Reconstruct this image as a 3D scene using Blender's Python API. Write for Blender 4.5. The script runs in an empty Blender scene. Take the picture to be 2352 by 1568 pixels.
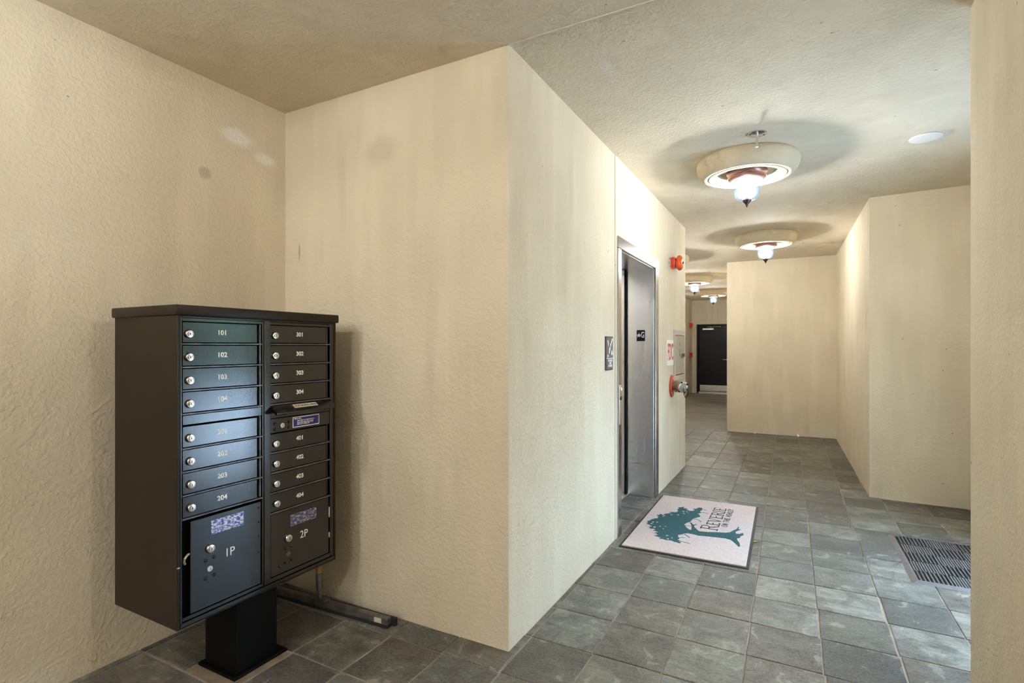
import bpy, bmesh, math, random
from mathutils import Vector, Matrix
random.seed(7)
SC = bpy.context.scene
COL = SC.collection

# ------------------------------------------------------------------ camera
CAM_H = 1.38          # eye height
CEIL = 2.742          # ceiling height
YAW = 28.306
cam_d = bpy.data.cameras.new('camera')
cam_d.sensor_width = 36.0
cam_d.lens = 36.0 * 1218.0 / 2352.0
cam_d.shift_y = 11.5 / 2352.0
cam_d.clip_start = 0.05
cam = bpy.data.objects.new('camera', cam_d)
cam.location = (0, 0, CAM_H)
cam.rotation_euler = (math.radians(90), 0, math.radians(YAW))
COL.objects.link(cam)
SC.camera = cam

# ------------------------------------------------------------------ sky, light levels, exposure
LAMP_STRENGTH = 730.0
LAMP_COLOR = (1.0, 0.95, 0.86)
SKY_STRENGTH = 8.0
w = bpy.data.worlds.new('sky'); SC.world = w
w.use_nodes = True
bg = w.node_tree.nodes['Background']
bg.inputs['Color'].default_value = (0.52, 0.745, 1.0, 1)
bg.inputs['Strength'].default_value = SKY_STRENGTH
SC.view_settings.view_transform = 'Standard'
SC.view_settings.look = 'None'
SC.view_settings.exposure = 2.02
SC.view_settings.gamma = 1.0
SC.view_settings.use_curve_mapping = False
SC.cycles.use_denoising = True
SC.cycles.use_light_tree = False
SC.cycles.adaptive_threshold = 0.1
SC.cycles.adaptive_min_samples = 12
SC.cycles.max_bounces = 7
SC.cycles.diffuse_bounces = 5
SC.cycles.glossy_bounces = 4
SC.cycles.transparent_max_bounces = 16
SC.cycles.sample_clamp_indirect = 6.0
SC.cycles.caustics_reflective = False
SC.cycles.caustics_refractive = False

# ------------------------------------------------------------------ helpers: floor / wall mapping taken from the photograph's measurements
F_PX, CX, HY = 1218.0, 1176.0, 795.5
_t = math.radians(YAW)
_fw = (-math.sin(_t), math.cos(_t)); _rt = (math.cos(_t), math.sin(_t))
def on_floor(u, v):
    d = CAM_H * F_PX / (v - HY); k = (u - CX) / F_PX
    return ((_fw[0] + k * _rt[0]) * d, (_fw[1] + k * _rt[1]) * d)
def to_px(x, y, z):
    d = x * _fw[0] + y * _fw[1]
    if d < 0.05: return None
    return (CX + (x * _rt[0] + y * _rt[1]) / d * F_PX, HY - (z - CAM_H) / d * F_PX)

# ------------------------------------------------------------------ materials
def new_mat(name):
    m = bpy.data.materials.new(name); m.use_nodes = True
    nt = m.node_tree
    return m, nt, nt.nodes['Principled BSDF']

def N(nt, typ, **kw):
    n = nt.nodes.new(typ)
    for k, v in kw.items(): setattr(n, k, v)
    return n

def link(nt, a, b): nt.links.new(a, b)

def noise(nt, vec, scale, detail=4.0, rough=0.55, dist=0.0):
    n = N(nt, 'ShaderNodeTexNoise')
    n.inputs['Scale'].default_value = scale; n.inputs['Detail'].default_value = detail
    n.inputs['Roughness'].default_value = rough; n.inputs['Distortion'].default_value = dist
    link(nt, vec, n.inputs['Vector'])
    return n.outputs['Fac']

def ramp(nt, fac, stops, interp='LINEAR'):
    r = N(nt, 'ShaderNodeValToRGB'); r.color_ramp.interpolation = interp
    e = r.color_ramp.elements
    while len(e) > 1: e.remove(e[-1])
    e[0].position = stops[0][0]; e[0].color = tuple(stops[0][1]) + (1,)
    for p, c in stops[1:]:
        x = e.new(p); x.color = tuple(c) + (1,)
    link(nt, fac, r.inputs['Fac'])
    return r.outputs['Color']

def mixc(nt, fac, a, b, mode='MIX'):
    n = N(nt, 'ShaderNodeMix', data_type='RGBA', blend_type=mode)
    for sock, val in ((n.inputs[0], fac), (n.inputs[6], a), (n.inputs[7], b)):
        if isinstance(val, (int, float)): sock.default_value = val
        elif isinstance(val, tuple): sock.default_value = val if len(val) == 4 else val + (1,)
        else: link(nt, val, sock)
    return n.outputs[2]

def bump(nt, height, strength, distance, normal=None):
    b = N(nt, 'ShaderNodeBump')
    b.inputs['Strength'].default_value = strength; b.inputs['Distance'].default_value = distance
    link(nt, height, b.inputs['Height'])
    if normal is not None: link(nt, normal, b.inputs['Normal'])
    return b.outputs['Normal']

def math_n(nt, op, a, b=0.0, clamp=False):
    n = N(nt, 'ShaderNodeMath', operation=op); n.use_clamp = clamp
    for s, v in ((n.inputs[0], a), (n.inputs[1], b)):
        if isinstance(v, (int, float)): s.default_value = v
        else: link(nt, v, s)
    return n.outputs[0]

def pos(nt): return N(nt, 'ShaderNodeNewGeometry').outputs['Position']

def scaled(nt, vec, s, loc=(0, 0, 0), rot=(0, 0, 0)):
    m = N(nt, 'ShaderNodeMapping')
    m.inputs['Scale'].default_value = s; m.inputs['Location'].default_value = loc; m.inputs['Rotation'].default_value = rot
    link(nt, vec, m.inputs['Vector'])
    return m.outputs['Vector']

def blob(nt, P, centre, radii, soft=0.6, wobble=0.3, n=None):
    """0..1 mask of a soft ellipsoid (a patch of touch-up paint or a stain)"""
    s = N(nt, 'ShaderNodeVectorMath', operation='SUBTRACT'); link(nt, P, s.inputs[0]); s.inputs[1].default_value = centre
    d = N(nt, 'ShaderNodeVectorMath', operation='DIVIDE'); link(nt, s.outputs[0], d.inputs[0]); d.inputs[1].default_value = radii
    l = N(nt, 'ShaderNodeVectorMath', operation='LENGTH'); link(nt, d.outputs[0], l.inputs[0])
    x = math_n(nt, 'ADD', l.outputs['Value'], math_n(nt, 'MULTIPLY', math_n(nt, 'SUBTRACT', n, 0.5), wobble * 2))
    mr = N(nt, 'ShaderNodeMapRange'); mr.interpolation_type = 'SMOOTHSTEP'
    link(nt, x, mr.inputs['Value'])
    mr.inputs['From Min'].default_value = 1.0; mr.inputs['From Max'].default_value = 1.0 - soft
    return mr.outputs['Result']

def stucco(name, base, dark, coarse=1.0, patches=()):
    m, nt, p = new_mat(name)
    P = pos(nt)
    big = noise(nt, P, 1.6, 1)
    c = mixc(nt, ramp(nt, big, [(0.35, (0, 0, 0)), (0.7, (1, 1, 1))]), dark, base)
    st = noise(nt, scaled(nt, P, (7, 7, 0.8)), 1.0, 2)
    c = mixc(nt, math_n(nt, 'MULTIPLY', ramp(nt, st, [(0.5, (0, 0, 0)), (0.72, (1, 1, 1))]), 0.34), c, tuple(min(1, x * 1.12) for x in base))
    gr = noise(nt, scaled(nt, P, (5, 5, 1.1), (3.7, 1.2, 0)), 1.3, 2)
    c = mixc(nt, math_n(nt, 'MULTIPLY', ramp(nt, gr, [(0.56, (0, 0, 0)), (0.75, (1, 1, 1))]), 0.32), c, tuple(x * 0.80 for x in dark))
    sp = noise(nt, P, 38.0, 0)
    c = mixc(nt, math_n(nt, 'MULTIPLY', ramp(nt, sp, [(0.885, (0, 0, 0)), (0.90, (1, 1, 1))]), 0.6), c, (0.12, 0.10, 0.08))
    nb = noise(nt, P, 9.0, 1) if patches else None
    for centre, radii, col, amt, soft in patches:
        c = mixc(nt, math_n(nt, 'MULTIPLY', blob(nt, P, centre, radii, soft, 0.3, nb), amt), c, col)
    link(nt, c, p.inputs['Base Color'])
    p.inputs['Roughness'].default_value = 0.85
    p.inputs['Specular IOR Level'].default_value = 0.2
    f1 = noise(nt, P, 130.0 / coarse, 2, 0.6)
    f2 = noise(nt, P, 55.0 / coarse, 1, 0.6, 0.3)
    hgt = math_n(nt, 'ADD', math_n(nt, 'MULTIPLY', f1, 0.55), math_n(nt, 'MULTIPLY', ramp(nt, f2, [(0.40, (0, 0, 0)), (0.64, (1, 1, 1))]), 0.35))
    link(nt, bump(nt, hgt, 0.50, 0.0055), p.inputs['Normal'])
    return m

def plain(name, col, rough=0.5, metal=0.0, spec=0.5, bumps=(), vary=0.0, vscale=12.0):
    m, nt, p = new_mat(name)
    p.inputs['Roughness'].default_value = rough; p.inputs['Metallic'].default_value = metal
    p.inputs['Specular IOR Level'].default_value = spec
    P = pos(nt)
    if vary:
        n = noise(nt, P, vscale, 4)
        c = mixc(nt, ramp(nt, n, [(0.3, (0, 0, 0)), (0.7, (1, 1, 1))]), tuple(x * (1 - vary) for x in col), tuple(min(1, x * (1 + vary)) for x in col))
        link(nt, c, p.inputs['Base Color'])
    else:
        p.inputs['Base Color'].default_value = tuple(col) + (1,)
    nn = None
    for sc, st, di in bumps:
        nn = bump(nt, noise(nt, P, sc, 3), st, di, nn)
    if nn is not None: link(nt, nn, p.inputs['Normal'])
    return m

def emit(name, col, strength):
    m, nt, p = new_mat(name)
    nt.nodes.remove(p)
    e = N(nt, 'ShaderNodeEmission'); e.inputs['Color'].default_value = tuple(col) + (1,); e.inputs['Strength'].default_value = strength
    link(nt, e.outputs[0], nt.nodes['Material Output'].inputs['Surface'])
    return m

WALL = (0.68, 0.597, 0.455); WALL_D = (0.615, 0.53, 0.395)
M = {}
M['stucco'] = stucco('stucco_wall', WALL, WALL_D, 1.0, [
    ((-2.64, 1.80, 2.50), (0.10, 0.13, 0.055), (0.80, 0.78, 0.72), 0.75, 0.7),
    ((-2.64, 1.97, 2.43), (0.10, 0.09, 0.045), (0.80, 0.78, 0.72), 0.75, 0.7),
    ((-2.64, 1.625, 2.26), (0.10, 0.040, 0.040), (0.33, 0.28, 0.22), 0.55, 0.5),
    ((-1.90, 2.105, 2.40), (0.16, 0.08, 0.13), (0.42, 0.36, 0.27), 0.40, 0.9),
    ((-2.52, 2.105, 1.92), (0.010, 0.05, 0.07), (0.25, 0.20, 0.15), 0.55, 0.6),
])
M['stucco_ceiling'] = stucco('stucco_ceiling', (0.72, 0.645, 0.52), (0.67, 0.595, 0.47), 1.25, [
    ((-0.82, 2.52, CEIL), (0.05, 0.13, 0.08), (0.75, 0.73, 0.70), 0.55, 0.7),
])
M['grout'] = plain('grout', (0.29, 0.235, 0.18), 0.9, bumps=[(180, 0.5, 0.002)], vary=0.25, vscale=9)
M['mortar'] = plain('mortar', (0.20, 0.150, 0.10), 0.9, bumps=[(60, 0.5, 0.004)], vary=0.35, vscale=14)

def slate():
    m, nt, p = new_mat('slate_tile')
    P = pos(nt)
    oi = N(nt, 'ShaderNodeObjectInfo')
    rnd = oi.outputs['Random']
    off = N(nt, 'ShaderNodeCombineXYZ')
    link(nt, math_n(nt, 'MULTIPLY', rnd, 37.0), off.inputs[0]); link(nt, math_n(nt, 'MULTIPLY', rnd, 91.0), off.inputs[1]); link(nt, math_n(nt, 'MULTIPLY', rnd, 17.0), off.inputs[2])
    ad = N(nt, 'ShaderNodeVectorMath', operation='ADD'); link(nt, P, ad.inputs[0]); link(nt, off.outputs[0], ad.inputs[1])
    Q = ad.outputs[0]
    base = ramp(nt, rnd, [(0.00, (0.091, 0.088, 0.066)), (0.07, (0.027, 0.026, 0.022)), (0.15, (0.125, 0.124, 0.099)), (0.24, (0.065, 0.052, 0.039)), (0.33, (0.143, 0.142, 0.116)),
                          (0.42, (0.047, 0.047, 0.040)), (0.51, (0.101, 0.106, 0.093)), (0.60, (0.183, 0.177, 0.150)), (0.69, (0.039, 0.030, 0.023)), (0.78, (0.113, 0.098, 0.075)),
                          (0.86, (0.070, 0.073, 0.066)), (0.93, (0.163, 0.153, 0.126)), (1.0, (0.055, 0.053, 0.047))])
    streak = noise(nt, scaled(nt, Q, (3.0, 12.0, 4.0), rot=(0, 0, 0.35)), 1.5, 4, 0.66, 0.8)
    c = mixc(nt, ramp(nt, streak, [(0.36, (0, 0, 0)), (0.64, (1, 1, 1))]), mixc(nt, 1.0, base, (0.72, 0.71, 0.70), 'MULTIPLY'), mixc(nt, 1.0, base, (1.65, 1.62, 1.52), 'MULTIPLY'))
    cloud = noise(nt, Q, 7.0, 3, 0.65, 0.8)
    c = mixc(nt, ramp(nt, cloud, [(0.42, (1, 1, 1)), (0.52, (0, 0, 0))]), c, mixc(nt, 1.0, c, (0.58, 0.56, 0.54), 'MULTIPLY'))
    c = mixc(nt, math_n(nt, 'MULTIPLY', ramp(nt, cloud, [(0.61, (0, 0, 0)), (0.66, (1, 1, 1))]), 0.5), c, (0.34, 0.33, 0.28))
    fine = noise(nt, Q, 85.0, 2, 0.7)
    c = mixc(nt, 0.22, c, mixc(nt, ramp(nt, fine, [(0.3, (0, 0, 0)), (0.7, (1, 1, 1))]), (0.045, 0.045, 0.04), (0.36, 0.355, 0.32)))
    link(nt, c, p.inputs['Base Color'])
    link(nt, math_n(nt, 'ADD', math_n(nt, 'MULTIPLY', streak, 0.30), 0.32), p.inputs['Roughness'])
    p.inputs['Specular IOR Level'].default_value = 0.5
    cl = noise(nt, scaled(nt, Q, (3.0, 6.5, 3.0), rot=(0, 0, 0.5)), 1.8, 3, 0.6, 1.0)
    steps = math_n(nt, 'ADD', math_n(nt, 'MULTIPLY', math_n(nt, 'FLOOR', math_n(nt, 'MULTIPLY', cl, 11.0)), 0.09), math_n(nt, 'MULTIPLY', fine, 0.12))
    link(nt, bump(nt, steps, 1.0, 0.020), p.inputs['Normal'])
    return m
M['slate'] = slate()

def concrete():
    m, nt, p = new_mat('concrete_floor')
    P = pos(nt)
    n = noise(nt, scaled(nt, P, (1.2, 3.0, 1)), 1.2, 6, 0.65)
    c = ramp(nt, n, [(0.3, (0.10, 0.088, 0.072)), (0.5, (0.17, 0.15, 0.125)), (0.7, (0.24, 0.21, 0.175))])
    link(nt, c, p.inputs['Base Color']); p.inputs['Roughness'].default_value = 0.6
    link(nt, bump(nt, noise(nt, P, 60, 3), 0.2, 0.003), p.inputs['Normal'])
    return m
M['concrete'] = concrete()

def steel(name, col=(0.88, 0.87, 0.87), rough=0.26):
    m, nt, p = new_mat(name)
    P = pos(nt)
    n = noise(nt, scaled(nt, P, (2.0, 2.0, 300.0)), 1.0, 1)
    p.inputs['Metallic'].default_value = 1.0
    link(nt, mixc(nt, n, tuple(x * 0.97 for x in col), tuple(min(1, x * 1.03) for x in col)), p.inputs['Base Color'])
    p.inputs['Roughness'].default_value = rough
    return m
M['steel'] = steel('brushed_steel')
M['steel_bright'] = steel('polished_steel', (0.50, 0.49, 0.52), 0.22)
M['alum'] = plain('aluminium', (0.62, 0.62, 0.62), 0.35, 1.0)
M['black_gap'] = plain('black_recess', (0.004, 0.004, 0.004), 0.8, spec=0.1)
M['box_black'] = plain('black_powder_coat', (0.0035, 0.0030, 0.0028), 0.13, 0.0, 0.85, bumps=[(420, 0.13, 0.0010)], vary=0.25, vscale=4)
M['box_side'] = plain('wall_tinted_powder_coat', (0.014, 0.0075, 0.0030), 0.42, 0.0, 0.30, bumps=[(520, 0.25, 0.001)], vary=0.2, vscale=5)  # powder coat browned to carry the warm wall's reflection on the sides
M['pedestal'] = plain('matte_black_pedestal', (0.0025, 0.0024, 0.0024), 0.6, 0.0, 0.12)
M['box_edge'] = plain('highlit_black_edge', (0.13, 0.13, 0.14), 0.30, 0.6, 0.6, vary=0.4, vscale=25)  # lighter colour paints in the highlight lines along the bars
M['nickel'] = plain('nickel_lock', (0.72, 0.66, 0.60), 0.22, 1.0)
M['white_print'] = plain('white_print', (0.95, 0.94, 0.92), 0.5)
M['label_cream'] = plain('cream_label', (0.62, 0.57, 0.46), 0.5)
M['ink'] = plain('black_ink', (0.02, 0.02, 0.02), 0.6)
M['blue_label'] = plain('blue_label', (0.010, 0.015, 0.20), 0.35)
def worn_label():
    m, nt, p = new_mat('worn_blue_label')
    P = pos(nt)
    n = noise(nt, scaled(nt, P, (1, 70, 150)), 1.0, 4, 0.7)
    c = ramp(nt, n, [(0.42, (0.03, 0.09, 0.52)), (0.50, (0.20, 0.33, 0.75)), (0.54, (0.78, 0.77, 0.72))])
    link(nt, c, p.inputs['Base Color']); p.inputs['Roughness'].default_value = 0.45
    return m
M['worn_label'] = worn_label()
def worn_label_dark():
    m, nt, p = new_mat('scraped_blue_label')
    P = pos(nt)
    n = noise(nt, scaled(nt, P, (1, 60, 190)), 1.0, 4, 0.7)
    c = ramp(nt, n, [(0.44, (0.035, 0.04, 0.16)), (0.52, (0.10, 0.10, 0.28)), (0.56, (0.52, 0.47, 0.40))])
    link(nt, c, p.inputs['Base Color']); p.inputs['Roughness'].default_value = 0.5
    return m
M['worn_label_dark'] = worn_label_dark()
M['wood'] = plain('broom_wood', (0.42, 0.24, 0.085), 0.55, vary=0.25, vscale=30)
M['zinc'] = plain('zinc_metal', (0.20, 0.19, 0.18), 0.45, 0.8, vary=0.35, vscale=18, bumps=[(90, 0.3, 0.002)])
M['rubber'] = plain('black_rubber', (0.012, 0.012, 0.012), 0.75, bumps=[(150, 0.4, 0.002)])
M['mat_border'] = plain('brown_rubber', (0.016, 0.011, 0.010), 0.6, bumps=[(120, 0.3, 0.002)])
M['mat_pile'] = plain('pinkish_pile', (0.66, 0.54, 0.495), 0.95, spec=0.1, bumps=[(330, 0.9, 0.004), (90, 0.3, 0.003)], vary=0.10, vscale=60)
M['mat_teal'] = plain('teal_pile', (0.055, 0.125, 0.135), 0.95, spec=0.1, bumps=[(330, 0.9, 0.004)], vary=0.25, vscale=80)
M['mat_ink'] = plain('dark_pile', (0.045, 0.055, 0.065), 0.95, spec=0.1, bumps=[(330, 0.7, 0.003)])
M['mat2_rubber'] = plain('grey_brown_rubber', (0.105, 0.092, 0.090), 0.45, bumps=[(140, 0.3, 0.002)], vary=0.15)
M['mat2_rib'] = plain('charcoal_rib', (0.085, 0.080, 0.078), 0.5)
M['mat2_base'] = plain('dark_mat_base', (0.014, 0.013, 0.014), 0.8)
M['red'] = plain('red_enamel', (0.52, 0.030, 0.012), 0.30)
M['orange_red'] = plain('orange_red_enamel', (0.70, 0.085, 0.012), 0.24)
M['white'] = plain('white_paint', (0.80, 0.79, 0.76), 0.45)
M['taupe'] = plain('taupe_paint', (0.36, 0.305, 0.245), 0.42, vary=0.06)
M['taupe_light'] = plain('light_taupe_trim', (0.46, 0.40, 0.345), 0.40)
M['orange_faded'] = plain('faded_orange_sticker', (0.50, 0.27, 0.15), 0.6)
M['door_brown'] = plain('espresso_paint', (0.008, 0.0055, 0.0060), 0.42, 0.0, 0.22, vary=0.15)
M['sign_grey'] = plain('sign_bronze', (0.16, 0.14, 0.15), 0.38, 0.2)
M['sign_frame'] = plain('sign_dark_frame', (0.055, 0.045, 0.04), 0.5)
M['copper'] = plain('copper_canopy', (0.27, 0.145, 0.125), 0.30, 0.7)
M['bronze'] = plain('bronze_finial', (0.10, 0.055, 0.06), 0.35, 0.7)
M['cast_stone'] = stucco('cast_stone_ring', (0.64, 0.55, 0.40), (0.60, 0.51, 0.36), 0.55)
M['chrome'] = plain('chrome', (0.75, 0.75, 0.77), 0.15, 1.0)
M['brass'] = plain('dull_brass', (0.30, 0.265, 0.195), 0.36, 0.8, vary=0.25, vscale=25)
M['cap_metal'] = plain('grey_cap_metal', (0.42, 0.40, 0.36), 0.40, 0.5)
M['chain'] = plain('black_chain', (0.015, 0.012, 0.010), 0.5, 0.5)
M['black_plate'] = plain('black_plate', (0.006, 0.006, 0.006), 0.5, 0.0, 0.2)
M['leaf'] = plain('yellow_green_leaf', (0.42, 0.48, 0.05), 0.6)
M['leaf_brown'] = plain('dry_orange_leaf', (0.50, 0.22, 0.06), 0.7)
M['bulb'] = emit('bulb_glow', LAMP_COLOR, LAMP_STRENGTH)
M['paving'] = plain('outdoor_paving', (0.42, 0.42, 0.42), 0.8, vary=0.12, vscale=3)

def seeded_glass():
    m, nt, p = new_mat('seeded_glass')
    nt.nodes.remove(p)
    P = pos(nt)
    v = N(nt, 'ShaderNodeTexVoronoi'); v.inputs['Scale'].default_value = 85.0; link(nt, P, v.inputs['Vector'])
    nb = bump(nt, v.outputs['Distance'], 0.8, 0.004)
    tr = N(nt, 'ShaderNodeBsdfTransparent'); tr.inputs['Color'].default_value = (0.93, 0.965, 1.0, 1)
    gl = N(nt, 'ShaderNodeBsdfGlossy'); gl.inputs['Roughness'].default_value = 0.12; gl.inputs['Color'].default_value = (0.62, 0.80, 1, 1); link(nt, nb, gl.inputs['Normal'])
    lw = N(nt, 'ShaderNodeLayerWeight'); lw.inputs['Blend'].default_value = 0.35; link(nt, nb, lw.inputs['Normal'])
    f = math_n(nt, 'ADD', math_n(nt, 'MULTIPLY', lw.outputs['Facing'], 0.55), 0.05, True)
    b = N(nt, 'ShaderNodeMixShader'); link(nt, f, b.inputs[0]); link(nt, tr.outputs[0], b.inputs[1]); link(nt, gl.outputs[0], b.inputs[2])
    link(nt, b.outputs[0], nt.nodes['Material Output'].inputs['Surface'])
    return m
M['glass'] = seeded_glass()

# ------------------------------------------------------------------ mesh helpers
def bm_box(bm, x0, x1, y0, y1, z0, z1, bev=0.0, seg=1):
    b = bm if not bev else bmesh.new()
    vs = [b.verts.new(p) for p in ((x0, y0, z0), (x1, y0, z0), (x1, y1, z0), (x0, y1, z0), (x0, y0, z1), (x1, y0, z1), (x1, y1, z1), (x0, y1, z1))]
    for f in ((0, 3, 2, 1), (4, 5, 6, 7), (0, 1, 5, 4), (1, 2, 6, 5), (2, 3, 7, 6), (3, 0, 4, 7)):
        b.faces.new([vs[i] for i in f])
    if bev:
        bmesh.ops.bevel(b, geom=b.edges[:], offset=bev, segments=seg, affect='EDGES', profile=0.5)
        me = bpy.data.meshes.new('tmp'); b.to_mesh(me); b.free(); bm.from_mesh(me); bpy.data.meshes.remove(me)

def bm_prism(bm, pts, z0, z1):
    lo = [bm.verts.new((x, y, z0)) for x, y in pts]; hi = [bm.verts.new((x, y, z1)) for x, y in pts]
    n = len(pts)
    bm.faces.new(list(reversed(lo))); bm.faces.new(hi)
    for i in range(n):
        j = (i + 1) % n
        bm.faces.new((lo[i], lo[j], hi[j], hi[i]))

def bm_lathe(bm, profile, n=48, M4=None, closed=False):
    """profile of (r, z); axis z"""
    rings = []
    start = len(bm.verts)
    new = []
    for r, z in profile:
        if r < 1e-6:
            v = bm.verts.new((0, 0, z)); rings.append([v]); new.append(v)
        else:
            rg = [bm.verts.new((r * math.cos(2 * math.pi * i / n), r * math.sin(2 * math.pi * i / n), z)) for i in range(n)]
            rings.append(rg); new += rg
    pairs = list(zip(rings[:-1], rings[1:]))
    if closed: pairs.append((rings[-1], rings[0]))
    for a, b in pairs:
        if len(a) == 1 and len(b) == 1: continue
        for i in range(n):
            j = (i + 1) % n
            if len(a) == 1: bm.faces.new((a[0], b[j], b[i]))
            elif len(b) == 1: bm.faces.new((a[i], a[j], b[0]))
            else: bm.faces.new((a[i], a[j], b[j], b[i]))
    if M4 is not None:
        for v in new: v.co = M4 @ v.co

def frame_to(p, d):
    """matrix taking local z to direction d at point p"""
    q = Vector((0, 0, 1)).rotation_difference(Vector(d).normalized())
    return Matrix.Translation(Vector(p)) @ q.to_matrix().to_4x4()

def bm_cyl(bm, p0, p1, r0, r1=None, n=20):
    r1 = r0 if r1 is None else r1
    L = (Vector(p1) - Vector(p0)).length
    bm_lathe(bm, [(0, 0), (r0, 0), (r1, L), (0, L)], n, frame_to(p0, Vector(p1) - Vector(p0)))

def bm_tube(bm, pts, r, n=8):
    pts = [Vector(p) for p in pts]
    for a, b in zip(pts[:-1], pts[1:]): bm_cyl(bm, a, b, r, r, n)

def bm_flat(bm, pts, z0, z1, T):
    """extruded outline; pts 2D, T maps (x, y, z) local to world"""
    lo = [bm.verts.new(T(x, y, z0)) for x, y in pts]; hi = [bm.verts.new(T(x, y, z1)) for x, y in pts]
    n = len(pts)
    f1 = bm.faces.new(hi)
    f0 = bm.faces.new(list(reversed(lo)))
    for i in range(n):
        j = (i + 1) % n
        bm.faces.new((lo[i], lo[j], hi[j], hi[i]))
    bmesh.ops.triangulate(bm, faces=[f0, f1])

def bm_ribbon(bm, a, b, wd, z0, z1, T, w2=None):
    a = Vector(a); b = Vector(b); d = (b - a)
    if d.length < 1e-7: return
    n = Vector((-d.y, d.x)).normalized(); w2 = wd if w2 is None else w2
    bm_flat(bm, [tuple(a + n * wd / 2), tuple(a - n * wd / 2), tuple(b - n * w2 / 2), tuple(b + n * w2 / 2)][::-1], z0, z1, T)

def obj(name, bm, mat, parent=None, smooth=None):
    me = bpy.data.meshes.new(name)
    bmesh.ops.recalc_face_normals(bm, faces=bm.faces[:])
    if parent is not None:
        off = parent_world(parent)
        for v in bm.verts: v.co -= off
    bm.to_mesh(me); bm.free()
    me.materials.append(M[mat] if isinstance(mat, str) else mat)
    if smooth:
        for p in me.polygons: p.use_smooth = True
        me.set_sharp_from_angle(angle=math.radians(smooth))
    o = bpy.data.objects.new(name, me)
    COL.objects.link(o)
    if parent is not None: o.parent = parent
    return o

def parent_world(p):
    v = Vector((0, 0, 0))
    while p is not None:
        v += p.location; p = p.parent
    return v

def thing(name, label, cat, loc, group=None):
    o = bpy.data.objects.new(name, None); COL.objects.link(o)
    o.location = loc; o.empty_display_size = 0.1
    o['label'] = label; o['category'] = cat
    if group: o['group'] = group
    return o

def tag(o, label, cat, group=None):
    o['label'] = label; o['category'] = cat
    if group: o['group'] = group
    return o

def stuff(o):
    o['kind'] = 'stuff'; return o

def struct(o, label=None):
    o['kind'] = 'structure'
    if label: o['label'] = label
    return o

def box_obj(name, mat, parent, x0, x1, y0, y1, z0, z1, bev=0.0, seg=1, smooth=None):
    bm = bmesh.new(); bm_box(bm, x0, x1, y0, y1, z0, z1, bev, seg)
    return obj(name, bm, mat, parent, smooth)

def copy_tree(o, parent=None):
    c = o.copy(); COL.objects.link(c); c.parent = parent
    for ch in list(o.children): copy_tree(ch, c)
    return c

def text_obj(name, body, size, T, mat, parent, thick=0.0008, xs=1.0, bold=0.0):
    """lettering as a thin solid; T maps local (x, y, z) to world"""
    cu = bpy.data.curves.new('t', 'FONT'); cu.body = body; cu.size = size
    cu.align_x = 'CENTER'; cu.align_y = 'CENTER'; cu.extrude = thick / 2; cu.offset = bold; cu.resolution_u = 4
    ob = bpy.data.objects.new('t', cu); COL.objects.link(ob)
    dg = bpy.context.evaluated_depsgraph_get(); dg.update()
    me = bpy.data.meshes.new_from_object(ob.evaluated_get(dg))
    bpy.data.objects.remove(ob); bpy.data.curves.remove(cu)
    bm = bmesh.new(); bm.from_mesh(me); bpy.data.meshes.remove(me)
    for v in bm.verts: v.co = Vector(T(v.co.x * xs, v.co.y, v.co.z + thick / 2))
    return obj(name, bm, mat, parent)

def facing_x(x, yc, zc):   # sign on a wall that faces +X : right = +Y, up = +Z
    return lambda a, b, c: (x + c, yc + a, zc + b)
def facing_ny(y, xc, zc):  # sign on a face that looks to -Y : right = +X, up = +Z
    return lambda a, b, c: (xc + a, y - c, zc + b)

# ------------------------------------------------------------------ the setting: floor
XL, YB, XE, XR = -2.64, 2.103, -1.15, 0.615       # left wall, nook wall, elevator wall, near right wall
YE = 6.36                                         # far end of the elevator block
bm = bmesh.new(); bm_box(bm, -3.0, 1.68, -7.2, 9.21, -0.15, -0.004)
bm_box(bm, 1.68, 2.6, -0.6, 2.562, -0.018, -0.004)
floor = struct(obj('floor', bm, 'grout'))
bm = bmesh.new(); bm_box(bm, -3.0, -0.80, 9.21, 16.8, -0.15, -0.001)
struct(obj('floor_concrete', bm, 'concrete'))

ROW0, ROWP = 1.955, 0.3155
def col_x(k):
    return -0.206 + (0.305 * k if k > -4 else -0.915 + 0.300 * (k + 3))
SKEW = -0.0133
REG = [(XL, XR, -7.0, YB), (XE, XR, YB, YE), (-1.42, XE, 3.80, 4.87), (XR, 1.66, 2.76, 5.80), (XR, 2.40, -0.40, 1.95), (-2.78, 0.56, YE, 9.28), ]
GAP = 0.0036
variants = []
def tile_bm(x0, x1, y0, y1, dz=0.0, jit=0.0025):
    b = bmesh.new()
    def jt(): return random.uniform(-jit, jit)
    cs = [(x0 + jt(), y0 + jt()), (x1 + jt(), y0 + jt()), (x1 + jt(), y1 + jt()), (x0 + jt(), y1 + jt())]
    # mid-edge points make slightly wavy hand-cut edges
    ring = []
    for i in range(4):
        a, c = cs[i], cs[(i + 1) % 4]
        ring.append(a); ring.append(((a[0] + c[0]) / 2 + jt() * 0.6, (a[1] + c[1]) / 2 + jt() * 0.6))
    cx = sum(p[0] for p in ring) / 8; cy = sum(p[1] for p in ring) / 8
    base = [b.verts.new((p[0], p[1], -0.012)) for p in ring]
    mid = [b.verts.new((p[0], p[1], dz - 0.002)) for p in ring]
    top = []
    for p in ring:
        dx, dy = cx - p[0], cy - p[1]; L = math.hypot(dx, dy) or 1
        top.append(b.verts.new((p[0] + dx / L * 0.003, p[1] + dy / L * 0.003, dz)))
    for i in range(8):
        j = (i + 1) % 8
        b.faces.new((base[i], base[j], mid[j], mid[i])); b.faces.new((mid[i], mid[j], top[j], top[i]))
    b.faces.new(top)
    return b

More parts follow.
